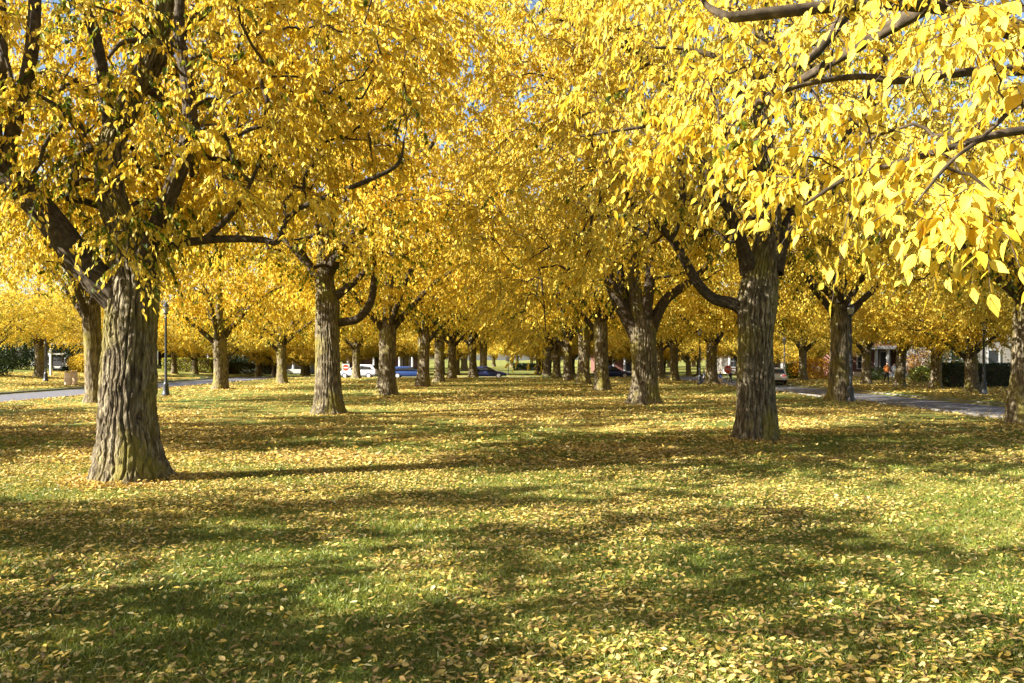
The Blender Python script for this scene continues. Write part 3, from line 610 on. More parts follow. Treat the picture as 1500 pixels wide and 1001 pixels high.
for k in range(66):
    D = rr.uniform(107, 200); xx = (k + rr.uniform(0, 1)) / 66 * 1700 - 100
    if abs(xx - 745) < 45: D = rr.uniform(170, 230)
    put(int(rr.integers(4)), g(xx, D), D, rr.uniform(0, 6), rr.uniform(.85, 1.15), *FT, rr.uniform(.6, .85))
for k in range(34):       # smaller trees in front of the houses past the cross street
    xx = 400 + (k + rr.uniform(0, 1)) / 34 * 900; D = rr.uniform(104.5, 111)
    if 700 < xx < 800: continue
    put(int(rr.integers(4)), g(xx, D), D, rr.uniform(0, 6), rr.uniform(.48, .7), 'small low-crowned yellow tree just past the cross street, before the houses', 'small trees before the far houses', rr.uniform(.75, 1.0))
put(3, g(1222, 88), 88, 1.0, .5, 'small golden tree beside the brick house wall', None); put(1, g(1200, 91), 91, 2.0, .55, 'small golden tree behind the tawny bush', None)
#STAGE2
# ------------------------------------------------------------------ grass and fallen leaves
def lawn_points(rng, n, d0, d1, power=1.0, margin=1.12):
    """random lawn points inside the seen wedge between two depths; density falls with depth"""
    u = rng.uniform(0, 1, n); e = 2 - power
    d = (d0 ** e + u * (d1 ** e - d0 ** e)) ** (1 / e)
    x = rng.uniform(-.60 * margin, .62 * margin, n) * d; return x, d
def on_lawn(x, y): return (x > RL1 - .3) & (x < RR0 + .5) & (y < CR0 - 1)
gx_, gy_ = lawn_points(R, 340000, 5.0, 24, 1.35)
k = on_lawn(gx_, gy_); gx_, gy_ = gx_[k], gy_[k]; N = len(gx_)
gzz = gz(gx_, gy_) - .004; hh = R.uniform(.018, .05, N) * (.6 + .8 * fbm(np.stack([gx_ * 1.3, gy_ * 1.3, 0 * gx_ + 9], -1), 41, 2)); ww = R.uniform(.004, .007, N) * (1 + gy_ / 16)
an = R.uniform(0, 2 * np.pi, N); le = R.normal(0, .75, (N, 2)) * hh[:, None]
b0 = np.stack([gx_ - np.cos(an) * ww, gy_ - np.sin(an) * ww, gzz], -1); b1 = np.stack([gx_ + np.cos(an) * ww, gy_ + np.sin(an) * ww, gzz], -1)
b2 = np.stack([gx_ + le[:, 0], gy_ + le[:, 1], gzz + hh], -1)
V = np.stack([b0, b1, b2], 1).reshape(-1, 3)
ti = np.clip(.45 + .5 * (fbm(np.stack([gx_ * .5, gy_ * .5, 0 * gx_], -1), 44, 2) - .5) + R.normal(0, .2, N), 0, 1)
tag(link('lawn_grass', mesh_np('lawn_grass', V, np.arange(3 * N), np.full(N, 3), np.repeat(ti, 3)), GRASS), 'short green lawn grass under the fallen leaves', 'grass', kind='stuff')

def litter_density(x, y):
    base = fbm(np.stack([x * .45, y * .45, 0 * x + 2], -1), 60, 3); big = fbm(np.stack([x * .12, y * .12, 0 * x + 5], -1), 62, 2)
    d = np.clip((base - .31) * 3.4, .20, 1) * np.clip(.45 + (big - .35) * 2.6, .3, 1)
    near = np.clip((y - 8.5) / 4, 0, 1); d = d * (.46 + .64 * near)              # thicker drift further in
    d = np.maximum(d, (.30 + .4 * base) * np.exp(-((x - 3.5) ** 2 / 9 + (y - 6) ** 2 / 5)))     # thick drift under the hanging boughs
    return d
def litter(rng, n, d0, d1, power, size, lod, extra=None):
    x, y = lawn_points(rng, n, d0, d1, power)
    if extra is not None: x, y = extra
    k = on_lawn(x, y) & (rng.uniform(0, 1, len(x)) < litter_density(x, y)); x, y = x[k], y[k]; n = len(x)
    z = gz(x, y) + rng.uniform(.002, .042, n) * (1 if d0 < 20 else 1.2)
    a = rng.uniform(0, 2 * np.pi, n); tip = np.stack([np.cos(a), np.sin(a), rng.normal(0, .22, n)], -1)
    nr = np.stack([rng.normal(0, .3, n), rng.normal(0, .3, n), np.where(rng.uniform(0, 1, n) < .75, 1., -1.)], -1)
    ln = size * rng.uniform(.5, 1.4, n); w = rng.uniform(.38, .66, n); cu = rng.normal(.1, .2, n)
    pos = np.stack([x, y, z], -1) - tip * ln[:, None] * .5
    t = np.clip(rng.beta(1.5, 1.3, n), 0, 1)
    return pos, tip, nr, ln, w, cu, t
packs = []
pos, tip, nr, ln, w, cu, t = litter(R, 160000, 5.0, 20, 1.0, .057, 1)
lx, ly = pos[:, 0] * F / pos[:, 1] + VX, HY - (pos[:, 2] - EYE) * F / pos[:, 1]
vis = np.where((lx > 10) & (lx < 1490) & (ly < 990))[0]; vis = vis[np.argsort(-ln[vis] / pos[vis, 1])][:300]; keep = np.ones(len(pos), bool); keep[vis] = False
v, lo, c, kk = leaf_geo(pos[keep], tip[keep], nr[keep], ln[keep], w[keep], 1, cu[keep]); packs.append((v, lo, c, kk, np.repeat(t[keep], kk)))
for n, a, b, pw, sz in ((150000, 17, 45, 1.1, .11), (100000, 42, 95, 1.2, .17)):
    q = litter(R, n, a, b, pw, sz, 0); v, lo, c, kk = leaf_geo(*q[:5], 0, q[5]); packs.append((v, lo, c, kk, np.repeat(q[6], kk)))
# leaves banked up round the near trunks
for bb, rad_, n in ((B1, .66, 2400), (B2, .66, 2200), (B3, .62, 1500), (B4, .72, 1500)):
    a = R.uniform(0, 6.28, n); q = rad_ + np.abs(R.normal(0, .35, n)); x = bb[0] + q * np.cos(a); y = bb[1] + q * np.sin(a); b_ = R.uniform(0, 6.28, n)
    v, lo, c, kk = leaf_geo(np.stack([x, y, gz(x, y) + R.uniform(.01, .09, n) * np.exp(-(q - rad_) * 3)], -1), np.stack([np.cos(b_), np.sin(b_), R.normal(0, .4, n)], -1), np.stack([R.normal(0, .5, n), R.normal(0, .5, n), 0 * a + 1], -1), R.uniform(.05, .10, n), R.uniform(.4, .65, n), 1, R.normal(.1, .2, n)); packs.append((v, lo, c, kk, np.repeat(R.beta(1.7, 1.4, n), kk)))
# leaves blown against the kerbs and over the roads' edges
n = 9000; y = R.uniform(18, 92, n); e = np.where(R.uniform(0, 1, n) < .5, RL1, RR0); s = np.where(e < 0, -1, 1)
x = e + s * np.abs(R.normal(0, .55, n)) * np.where(R.uniform(0, 1, n) < .6, .5, 1.4); z = np.full(n, RZ + .02)
a = R.uniform(0, 6.28, n); tp = np.stack([np.cos(a), np.sin(a), 0 * a], -1)
v, lo, c, kk = leaf_geo(np.stack([x, y, z], -1), tp, np.stack([R.normal(0, .3, n), R.normal(0, .3, n), 0 * a + 1], -1), R.uniform(.1, .17, n), R.uniform(.5, .7, n), 0); packs.append((v, lo, c, kk, np.repeat(R.beta(2.2, 1.6, n), kk)))
# and over the verges beyond the roads
n = 26000; x = np.concatenate([R.uniform(RR1 + .3, 40, n // 2), R.uniform(-48, RL0 - .3, n // 2)]); y = np.concatenate([R.uniform(40, 92, n // 2), R.uniform(50, 92, n // 2)])
a = R.uniform(0, 6.28, n); tp = np.stack([np.cos(a), np.sin(a), 0 * a], -1)
v, lo, c, kk = leaf_geo(np.stack([x, y, gz(x, y) + .03], -1), tp, np.stack([R.normal(0, .3, n), R.normal(0, .3, n), 0 * a + 1], -1), R.uniform(.13, .22, n), R.uniform(.5, .7, n), 0); packs.append((v, lo, c, kk, np.repeat(R.beta(2.6, 1.4, n), kk)))
tag(link('leaf_litter', leafmesh('leaf_litter', packs), LITTER), 'carpet of yellow and tan fallen leaves on the lawn', 'leaves', kind='stuff')
kinds = (('yellow', (.66, .72, .78, .84)), ('tan', (.36, .44, .50, .56)), ('brown', (.04, .12, .20, .27)))
shapes = {}
for nm, tt in kinds:
    shapes[nm] = []
    for j, tv in enumerate(tt):
        v, lo, c, kk = leaf_geo(np.array([[0, -.5, 0]]), np.array([[0, 1., 0]]), np.array([[0, 0, 1.]]), np.ones(1), .44 + .06 * j, 2, np.array([-.15 + .16 * j]))
        me = mesh_np('fallen_leaf', v, lo, c, np.full(len(v), tv)); me.materials.append(LITTER); shapes[nm].append(me)
lab = {'yellow': 'yellow fallen leaf lying loose on the foreground grass', 'tan': 'pale tan fallen leaf lying loose on the foreground grass', 'brown': 'dark brown curled fallen leaf lying loose on the foreground grass'}
for i in vis:
    nm = 'brown' if t[i] < .3 else ('tan' if t[i] < .6 else 'yellow')
    q = Vector(tip[i]).normalized(); n_ = Vector(nr[i]); n_ = (n_ - n_.dot(q) * q).normalized(); s_ = q.cross(n_)
    o = link('fallen_leaf', shapes[nm][int(R.integers(4))])
    o.matrix_world = Matrix.Translation(Vector(pos[i] + tip[i] * ln[i] * .5)) @ Matrix((s_, q, n_)).transposed().to_4x4() @ Matrix.Scale(ln[i], 4)
    tag(o, lab[nm], 'leaf', nm + ' leaves scattered on the foreground grass')

# ------------------------------------------------------------------ hedges and shrubs
def hedge(label, x0, x1, y0, y1, h, n, tint, name='hedge', leafl=.11, group=None):
    cx, cy = (x0 + x1) / 2, (y0 + y1) / 2; zb = float(gz(np.array([cx]), np.array([cy]))[0]); root = empty(name, (cx, cy, zb)); hx, hy = (x1 - x0) / 2, (y1 - y0) / 2
    m = MB(); m.box(-hx + .15, hx - .15, -hy + .15, hy - .15, -.05, h - .12, .08); core = m.build('branches', TWIG, root)
    q = R.uniform(-1, 1, (n, 3)); ax = R.choice(3, n, p=[.2, .5, .3]); sg = np.where(R.uniform(0, 1, n) < .5, -1., 1.); sg = np.where(ax == 2, 1., sg)
    q[np.arange(n), ax] = sg * R.uniform(.9, 1.03, n)
    p = q * np.array([hx, hy, h / 2]) + np.array([0, 0, h / 2]); p += .09 * (fbm(p * 1.5, 70, 2)[:, None] - .5) * 2
    nn = np.zeros((n, 3)); nn[np.arange(n), ax] = sg; nn += R.normal(0, .6, (n, 3))
    tp = R.normal(0, 1, (n, 3)) + np.array([0, 0, .6])
    v, lo, c, kk = leaf_geo(p, tp, nn, leafl * R.uniform(.7, 1.4, n), np.full(n, .6), 0)
    tt = np.clip(tint + R.normal(0, .13, n), 0, 1); o = link('foliage', leafmesh('foliage', [(v, lo, c, kk, np.repeat(tt, kk))]), HEDGE, root); o['kind'] = 'stuff'
    return tag(root, label, 'hedge' if name == 'hedge' else 'shrub', group)
def shrub(label, x, y, rx, rz, n, tint, mat=None, leafl=.14, group=None, cat='shrub', trunk=False):
    zb = float(gz(np.array([x]), np.array([y]))[0]); root = empty('shrub', (x, y, zb))
    q = norm(R.normal(0, 1, (n, 3))) * (R.uniform(.25, 1, n) ** .4)[:, None]; q *= (.75 + .5 * fbm(q * 2.2 + x, 71, 2))[:, None]; q = q[q[:, 2] > -.85]
    p = q * np.array([rx, rx, rz]) + np.array([0, 0, rz * .85]); p = p[p[:, 2] > 0.02]; n = len(p)
    v, lo, c, kk = leaf_geo(p, R.normal(0, 1, (n, 3)), R.normal(0, 1, (n, 3)) + np.array([0, 0, .4]), leafl * R.uniform(.7, 1.4, n), np.full(n, .6), 0)
    tt = np.clip(tint + R.normal(0, .14, n), 0, 1); o = link('foliage', leafmesh('foliage', [(v, lo, c, kk, np.repeat(tt, kk))]), mat or HEDGE, root); o['kind'] = 'stuff'
    parts = []
    for j in range(7):
        a = j * .9; e = np.array([rx * .55 * math.cos(a), rx * .55 * math.sin(a), rz * (1.0 + .3 * math.sin(j * 2.1))]); parts.append(tube(spline([np.array([.04 * math.cos(a), .04 * math.sin(a), -.05]), e * np.array([.35, .35, .5]), e], 5), np.linspace(.035, .008, 5), 5))
    link('stems', quadmesh('stems', parts), TWIG, root)
    return tag(root, label, cat, group)
hedge('long dark clipped hedge behind the black lamp post across the road', g(1378, 62), g(1530, 62), 61.3, 62.9, 1.6, 9000, .33)
hedge('clipped yellow-green hedge across the road, glowing in the sun', g(240, 112), g(312, 112), 111.3, 112.8, 1.75, 6000, .93, leafl=.14)
hedge('dark hedge beside the clipped yellow-green hedge, in front of white house posts', g(335, 114), g(418, 114), 113.3, 114.8, 1.6, 4500, .35, leafl=.14)
hedge('short bright green hedge behind the white car', g(1150, 88), g(1168, 88), 87.2, 88.4, 1.45, 2600, .68, leafl=.13)
shrub('big black-green evergreen bush across the road', g(18, 92), 92, 3.2, 2.6, 9000, .22, leafl=.2)
shrub('low dark bush cut off by the road bend', g(-12, 76), 76, 2.2, 1.6, 4500, .20, leafl=.17)
shrub('dark rounded bush behind the white sign post', g(100, 96), 96, 2.6, 1.9, 6000, .25, leafl=.18)
shrub('rounded golden shrub beyond the paper leaf bags', g(124, 93), 93, 1.7, 1.15, 3200, .45, LEAF, .16)
shrub('bright lime green bush at the foot of the brick house', g(1350, 74), 74, 1.1, .75, 2200, .80, leafl=.12)
shrub('reddish brown bush between the porch house and the pale trunk', g(1352, 80), 80, 1.5, 1.5, 2500, .97, LEAF, .13)
shrub('tawny bush to the side of the bright green hedge', g(1195, 86), 86, 2.6, 1.2, 3600, .92, LEAF, .15)
shrub('pale green bush rising behind the long dark hedge', g(1395, 70), 70, 2.0, 1.9, 4200, .78, leafl=.14)
shrub('grey-green bush beside the porch steps', g(1281, 79), 79, 1.1, .65, 1600, .60, leafl=.12)
shrub('dark bush against the dark brick house', g(350, 118), 118, 2.5, 1.5, 3600, .25, leafl=.18)

# ------------------------------------------------------------------ street furniture
def lamp(px_, D, h, mat, label, group=None, zz=None):
    x = g(px_, D); zb = float(gz(np.array([x]), np.array([D]))[0]) - .02; root = empty('street_lamp', (x, D, zb))
    MB().lathe([(.23, 0), (.23, .10), (.19, .14), (.16, .30), (.145, .62), (.155, .66), (.10, .74), (.085, .8)], 20, lobes=1, la=.03).build('base', mat, root, True)
    MB().lathe([(.078, .8), (.074, 1.2), (.055, h - .95), (.072, h - .92), (.05, h - .86), (.045, h - .72)], 16, lobes=1, la=.035).build('pole', mat, root, True)
    ln_ = MB().lathe([(.06, h - .74), (.13, h - .70), (.14, h - .66), (.11, h - .64)], 16).build('lantern', mat, root, True)
    MB().lathe([(.10, h - .64), (.155, h - .50), (.17, h - .38), (.155, h - .30)], 16).build('glass', LAMPG, ln_, True)
    MB().lathe([(.20, h - .30), (.19, h - .27), (.12, h - .17), (.05, h - .10), (.03, h - .04), (.012, h)], 16).build('cap', mat, ln_, True)
    return tag(root, label, 'lamp', group)
lamp(243, 47.7, 5.3, IRON, 'black lamp post with ribbed foot standing on the lawn, beside the thick furrowed trunk')
lamp(67, 72, 5.7, IRON, 'dark lamp post with glass lantern across the road, before a pale trunk')
lamp(1441, 49.5, 4.4, IRON, 'black lamp post in front of the long dark hedge')
lamp(1246, 41.6, 4.9, IRON, 'black lamp post pressed close to a dark roadside trunk')
lamp(1149, 76.5, 4.1, GREYPOLE, 'light grey lamp post standing just past the white car')
lamp(1025, 68, 4.6, IRON, 'thin black lamp post near the child with the pale dog')
def sign_post(root, h, r=.03): MB().lathe([(r, -.1), (r, h)], 8).build('post', GREYPOLE, root, True)
def oct_(r): return [(r * math.cos(math.pi / 8 + k * math.pi / 4), r * math.sin(math.pi / 8 + k * math.pi / 4)) for k in range(8)]
def textobj(s, size, mat, parent, loc):
    cu = bpy.data.curves.new('letters', 'FONT'); cu.body = s; cu.size = size; cu.align_x = 'CENTER'; cu.align_y = 'CENTER'; cu.extrude = .002
    tmp = bpy.data.objects.new('letters', cu); C.objects.link(tmp); dg = bpy.context.evaluated_depsgraph_get(); me = bpy.data.meshes.new_from_object(tmp.evaluated_get(dg))
    bpy.data.objects.remove(tmp); me.materials.clear(); o = link('letters', me, mat, parent); o.location = loc; o.rotation_euler = (math.pi / 2, 0, 0); return o
D = 80; x = g(1066, D); zc = EYE - 16.5 * D / F; zb = float(gz(np.array([x]), np.array([D]))[0]); root = empty('stop_sign', (x, D, zb)); sign_post(root, zc - zb + .3)
pl = MB().prism([(a, zc - zb + b) for a, b in oct_(.40)], 'y', -.055, -.035).build('plate', SIGNW, root)
MB().prism([(a, zc - zb + b) for a, b in oct_(.375)], 'y', -.061, -.056).build('face', SIGNR, pl); textobj('STOP', .30, SIGNW, pl, (0, -.066, zc - zb))
tag(root, 'red octagonal STOP sign on a thin post beside the mossy trunk', 'sign')
D = 90; x = g(506.5, D); zc = EYE - 13.5 * D / F; root = empty('traffic_sign', (x, D, -.02)); sign_post(root, zc + .4)
pl = MB().prism([(a, zc + b) for a, b in ((-.38, -.38), (.38, -.38), (.38, .38), (-.38, .38))], 'y', -.055, -.035).build('plate', SIGNW, root)
MB().prism([(.33 * math.cos(a), zc + .33 * math.sin(a)) for a in np.linspace(0, 2 * math.pi, 25)[:-1]], 'y', -.061, -.056).build('disc', SIGNR, pl)
MB().box(-.24, .24, -.067, -.062, zc - .055, zc + .055).build('bar', SIGNW, pl); tag(root, 'square white traffic sign with a red disc, near the cross street', 'sign')
D = 99; root = empty('sign_post', (g(744.3, 104), 104, -.05)); MB().lathe([(.06, -.1), (.055, 2.4)], 10).build('post', IRON, root, True); MB().box(-.28, .28, -.05, -.02, 1.75, 2.3, .01).build('plate', GREYPOLE, root); tag(root, 'dark sign post at the end of the avenue lawn', 'sign')
# estate agent's hanging sign
D = 82; x = g(74, D); zb = float(gz(np.array([x]), np.array([D]))[0]); root = empty('hanging_sign', (x, D, zb))
MB().box(-.09, .09, -.09, .09, -.2, 2.55, .015).add([(-.11, -.11, 2.55), (.11, -.11, 2.55), (.11, .11, 2.55), (-.11, .11, 2.55), (0, 0, 2.66)], [(0, 1, 4), (1, 2, 4), (2, 3, 4), (3, 0, 4), (3, 2, 1, 0)]).build('post', WHITE, root)
MB().box(-.22, 1.28, -.06, .06, 2.0, 2.14, .012).build('arm', WHITE, root)
pn = MB().box(.2, 1.12, -.025, .025, .62, 1.42, .006).build('panel', SIGNK, root)
for zz, a, b in ((.82, .34, .98), (.72, .42, .9)): MB().box(a, b, -.031, -.026, zz, zz + .05).build('lettering', SIGNW, pn)
MB().box(.24, 1.08, -.02, .02, 1.5, 1.72, .006).build('rider', SIGNK, root)
for a in (.3, 1.02): MB().lathe([(.012, 1.4), (.012, 2.02)], 6, c=(a, 0)).build('chain', IRON, root)
tag(root, 'white post and arm with a hanging black sign board across the road', 'sign')
# paper yard waste bags
def bag(px_, D, w, h, lab, rz):
    x = g(px_, D); zb = float(gz(np.array([x]), np.array([D]))[0]); root = empty('leaf_bag', (x, D, zb - .01), rz); b = bmesh.new(); n = 28; rows = 14; rg = random.Random(int(px_))
    ring = []
    for i in range(rows):
        t = i / (rows - 1); r = []
        for k in range(n):
            a = 2 * math.pi * k / n; ca, sa = math.cos(a), math.sin(a); e = (abs(ca) ** 3 + abs(sa) ** 3) ** (-1 / 3); bul = 1 + .13 * math.sin(math.pi * t) - .06 * t + .03 * math.sin(2 * a + 5 * t) + .018 * math.sin(9 * t + 3 * k) + rg.uniform(-.012, .012)
            tz = h * t + (.09 * math.sin(2 * a + 1) + .05 * math.sin(5 * a) if i == rows - 1 else 0); r.append(b.verts.new((w * .5 * ca * e * bul, w * .38 * sa * e * bul, tz)))
        ring.append(r)
    for i in range(rows - 1):
        for k in range(n): b.faces.new((ring[i][k], ring[i][(k + 1) % n], ring[i + 1][(k + 1) % n], ring[i + 1][k]))
    b.faces.new(list(reversed(ring[0]))); me = bpy.data.meshes.new('paper'); b.to_mesh(me); b.free(); link('paper', me, PAPER, root)
    m = 220; p = np.stack([R.uniform(-.36, .36, m) * w, R.uniform(-.3, .3, m) * w, h - .12 + R.uniform(0, .1, m)], -1)
    v, lo, c, kk = leaf_geo(p, R.normal(0, 1, (m, 3)), R.normal(0, 1, (m, 3)) + np.array([0, 0, 1]), R.uniform(.1, .16, m), np.full(m, .6), 0); o = link('leaf_filling', leafmesh('leaf_filling', [(v, lo, c, kk, np.repeat(R.uniform(.3, .9, m), kk))]), LITTER, root); o['kind'] = 'stuff'
    return tag(root, lab, 'bag')
bag(100, 67, .52, 1.06, 'sunlit upright brown paper leaf bag by the road', .3); bag(108.8, 67.6, .46, 1.08, 'shaded paper leaf bag tucked behind the sunlit one', -.25)

# ------------------------------------------------------------------ cars
def loft(secs, n=20, p=4.0):
    """secs: (x, half width, z low, z high) -> rounded ring loft"""
    v = []; f = []
    for x, w, z0, z1 in secs:
        for k in range(n):
            a = 2 * math.pi * k / n; ca, sa = math.cos(a), math.sin(a); e = (abs(ca) ** p + abs(sa) ** p) ** (-1 / p); v.append((x, w * ca * e, (z0 + z1) / 2 + (z1 - z0) / 2 * sa * e))
    for i in range(len(secs) - 1):
        for k in range(n): f.append((i * n + k, i * n + (k + 1) % n, (i + 1) * n + (k + 1) % n, (i + 1) * n + k))
    f.append(tuple(range(n))); f.append(tuple((len(secs) - 1) * n + k for k in reversed(range(n)))); return v, f
def car(x, y, rz, paint, label, H=1.55, L=4.4, van=False):
    root = empty('parked_car', (x, y, RZ + .005), rz); hw = .9; a = L / 2; s = H / 1.55
    v, f = loft([(-a, .72, .42, .86 * s), (-a + .08, .84, .32, .95 * s), (-a + .6, .9, .24, 1.0 * s), (-.3, .91, .22, 1.0 * s), (a - 1.3, .9, .22, .98 * s), (a - .5, .88, .26, .86 * s), (a - .08, .80, .34, .74 * s), (a, .66, .42, .62 * s)]); MB().add(v, f).build('body', paint, root, True)
    rear = -a + (.12 if not van else .06); fr = a - 1.25
    v, f = loft([(rear, .76, .9 * s, 1.02 * s), (rear + .28, .77, .9 * s, H - .12), (rear + .55, .75, .9 * s, H - .02), (0, .74, .9 * s, H), (fr - .85, .72, .9 * s, H - .05), (fr - .3, .73, .88 * s, H - .33), (fr + .05, .75, .86 * s, .96 * s)], 20, 3.4); cab = MB().add(v, f).build('cabin', paint, root, True)
    for sd in (-1, 1):
        yy = .785 * sd
        for x0, x1, q0_, q1_ in ((rear + .48, -.42, .1, 0), (-.34, fr - .42, 0, -.38)):
            m = MB(); z0, z1 = 1.03 * s, H - .14; ya, yb = yy, yy - .06 * sd
            m.add([(x0, ya, z0), (x1 - q1_ * .6, ya, z0), (x1 + q1_ * .5, yb, z1), (x0 + q0_, yb, z1), (x0, ya - .05 * sd, z0), (x1 - q1_ * .6, ya - .05 * sd, z0), (x1 + q1_ * .5, yb - .05 * sd, z1), (x0 + q0_, yb - .05 * sd, z1)], [(0, 1, 2, 3), (7, 6, 5, 4), (0, 4, 5, 1), (1, 5, 6, 2), (2, 6, 7, 3), (3, 7, 4, 0)]); m.build('side_window', GLASS, cab)
        MB().box(fr - .28, fr - .12, .80 * sd - .1, .80 * sd + .1, 1.0 * s, 1.13 * s, .03).build('mirror', paint, root)
        MB().box(-a - .012, -a + .12, .50 * sd - .19, .50 * sd + .19, .74 * s, .90 * s, .03).build('tail_light', REDL, root); MB().box(a - .2, a - .03, .52 * sd - .17, .52 * sd + .17, .60 * s, .71 * s, .03).build('headlight', CLEARL, root)
        for wx in (-a + .82, a - .85):
            w = MB(); w.lathe([(.20, -.11), (.30, -.11), (.335, -.07), (.335, .07), (.30, .11), (.20, .11)], 24); wh = w.build('wheel', RUBBER, root, True); wh.rotation_euler = (math.pi / 2, 0, 0); wh.location = (wx, .80 * sd, .335)
            w = MB(); w.lathe([(.05, -.118), (.21, -.112), (.21, .112), (.05, .118)], 20); w.build('rim', CHROME, wh, True)
    m = MB(); m.add([(rear - .015, -.62, 1.03 * s), (rear - .015, .62, 1.03 * s), (rear + .24, .58, H - .15), (rear + .24, -.58, H - .15), (rear + .1, -.62, 1.03 * s), (rear + .1, .62, 1.03 * s), (rear + .34, .58, H - .15), (rear + .34, -.58, H - .15)], [(0, 1, 2, 3), (7, 6, 5, 4), (0, 4, 5, 1), (1, 5, 6, 2), (2, 6, 7, 3), (3, 7, 4, 0)]); m.build('rear_window', GLASS, cab)
    m = MB(); m.add([(fr + .07, -.64, .98 * s), (fr + .07, .64, .98 * s), (fr - .72, .6, H - .1), (fr - .72, -.6, H - .1), (fr - .05, -.64, .98 * s), (fr - .05, .64, .98 * s), (fr - .8, .6, H - .14), (fr - .8, -.6, H - .14)], [(0, 1, 2, 3), (7, 6, 5, 4), (0, 4, 5, 1), (1, 5, 6, 2), (2, 6, 7, 3), (3, 7, 4, 0)]); m.build('windscreen', GLASS, cab)
    MB().box(-a - .03, -a + .25, -.8, .8, .28, .50, .05).build('bumper', RUBBER, root); MB().box(a - .25, a + .02, -.78, .78, .28, .46, .05).build('bumper', RUBBER, root)
    MB().box(-a - .02, -a + .02, -.26, .26, .60, .72, .01).build('number_plate', SIGNW, root)
    return tag(root, label, 'car')
car(23.6, 75, math.pi / 2, CARW, 'silver-white hatchback seen from behind on the road past the mossy trunk', 1.52, 4.2)
car(g(524, 98.6), 98.6, math.pi, CARW, 'white car side-on in the cross street, near the square traffic sign', 1.6, 4.4, True)
car(g(601, 98.3), 98.3, 0, CARB, 'bright blue car side-on in the cross street', 1.4, 4.4)
car(g(714, 98.5), 98.5, 0, CARN, 'dark navy car in the cross street beside the avenue\'s far trunks', 1.4, 4.3)
car(g(897, 98.5), 98.5, 0, CARN, 'navy car with red tail lights behind the fan-branched row', 1.45, 4.3)

# ------------------------------------------------------------------ people and a dog
def skinned(name, verts, edges, mats, zone, parent, sub=2):
    me = bpy.data.meshes.new(name); me.from_pydata([v[0] for v in verts], edges, []); o = bpy.data.objects.new(name, me); C.objects.link(o)
    md = o.modifiers.new('skin', 'SKIN'); md.use_smooth_shade = True
    for i, v in enumerate(verts): me.skin_vertices[0].data[i].radius = (v[1], v[2] if len(v) > 2 else v[1])
    me.skin_vertices[0].data[0].use_root = True
    o.modifiers.new('sub', 'SUBSURF').levels = sub
    dg = bpy.context.evaluated_depsgraph_get(); dg.update(); nm = bpy.data.meshes.new_from_object(o.evaluated_get(dg)); bpy.data.objects.remove(o)
    nm.materials.clear()
    for m in mats: nm.materials.append(m)
    for p in nm.polygons: p.use_smooth = True; p.material_index = zone(p.center)
    b = link(name, nm, None, parent); return b
def person(px_, D, h, rz, top, legs, label, stride=.16, bag=False, z=None):
    x = g(px_, D); zb = float(gz(np.array([x]), np.array([D]))[0]) if z is None else z; root = empty('person', (x, D, zb), rz, h / 1.72); s = stride
    V = [((0, 0, .95), .15, .11), ((0, 0, 1.15), .135, .10), ((0, -.01, 1.36), .17, .11), ((0, 0, 1.48), .06), ((0, -.02, 1.56), .075, .085), ((0, -.03, 1.66), .072, .088), ((0, -.02, 1.71), .04),
         ((.10, 0, .88), .10), ((.10, -s * .6, .50), .072), ((.10, -s + .06, .10), .045), ((.10, -s - .10, .045), .04), ((-.10, 0, .88), .10), ((-.10, s * .4, .50), .072), ((-.10, s + .12, .12), .045), ((-.10, s - .02, .045), .04),
         ((.20, 0, 1.40), .065), ((.25, .06, 1.13), .048), ((.23, -.06, .90), .036), ((.225, -.10, .81), .034), ((-.20, 0, 1.40), .065), ((-.25, .02, 1.13), .048), ((-.23, -.14, .92), .036), ((-.225, -.18, .84), .034),
         ((.215, -.14, .74), .012), ((.235, -.12, .735), .012), ((.20, -.14, .80), .012), ((-.215, -.22, .77), .012), ((-.235, -.20, .765), .012), ((-.20, -.23, .83), .012), ((0, -.115, 1.59), .016)]
    E = [(0, 1), (1, 2), (2, 3), (3, 4), (4, 5), (5, 6), (0, 7), (7, 8), (8, 9), (9, 10), (0, 11), (11, 12), (12, 13), (13, 14), (2, 15), (15, 16), (16, 17), (17, 18), (2, 19), (19, 20), (20, 21), (21, 22), (18, 23), (18, 24), (18, 25), (22, 26), (22, 27), (22, 28), (4, 29)]
    def zone(c):
        if c.z > 1.49: return 2
        if c.z > .88 and (abs(c.x) < .2 or c.z > .92): return 0
        if abs(c.x) > .175: return 2
        return 3 if c.z < .09 else 1
    b = skinned('body', V, E, [top, legs, SKIN, RUBBER], zone, root)
    m = MB(); pr = [(.02, .115), (.085, .10), (.105, .04), (.10, -.04), (.092, -.12), (.07, -.2)]
    hv = []; n = 16
    for r, zz in pr:
        for k in range(n):
            a = 2 * math.pi * k / n; yy = r * math.sin(a) * 1.1; hv.append((r * math.cos(a), max(yy, -.035 if zz < .06 else -9), 1.635 + zz))
    m.add(hv, [(i * n + k, i * n + (k + 1) % n, (i + 1) * n + (k + 1) % n, (i + 1) * n + k) for i in range(len(pr) - 1) for k in range(n)] + [tuple(range(n)), tuple((len(pr) - 1) * n + k for k in range(n))]); m.build('hair', HAIR, root, True)
    return tag(root, label, 'person')
person(1299, 73.5, 1.68, .1, ORANGE, DENIM, 'person in orange jacket and dark trousers walking on the leafy verge')
person(1309.5, 79, 1.5, .2, WCLOTH, PALEBLUE, 'person in white half hidden behind a dark street tree trunk')
person(1055, 79, 1.12, -.4, NAVY, DENIM, 'child in a navy top walking with a pale dog')
person(1031.5, 74, 1.10, 1.0, PALEBLUE, DENIM, 'child in a light blue top beside the thin black lamp post')
person(1070, 82, 1.15, .5, DENIM, DENIM, 'child in dark clothes standing behind the STOP sign')
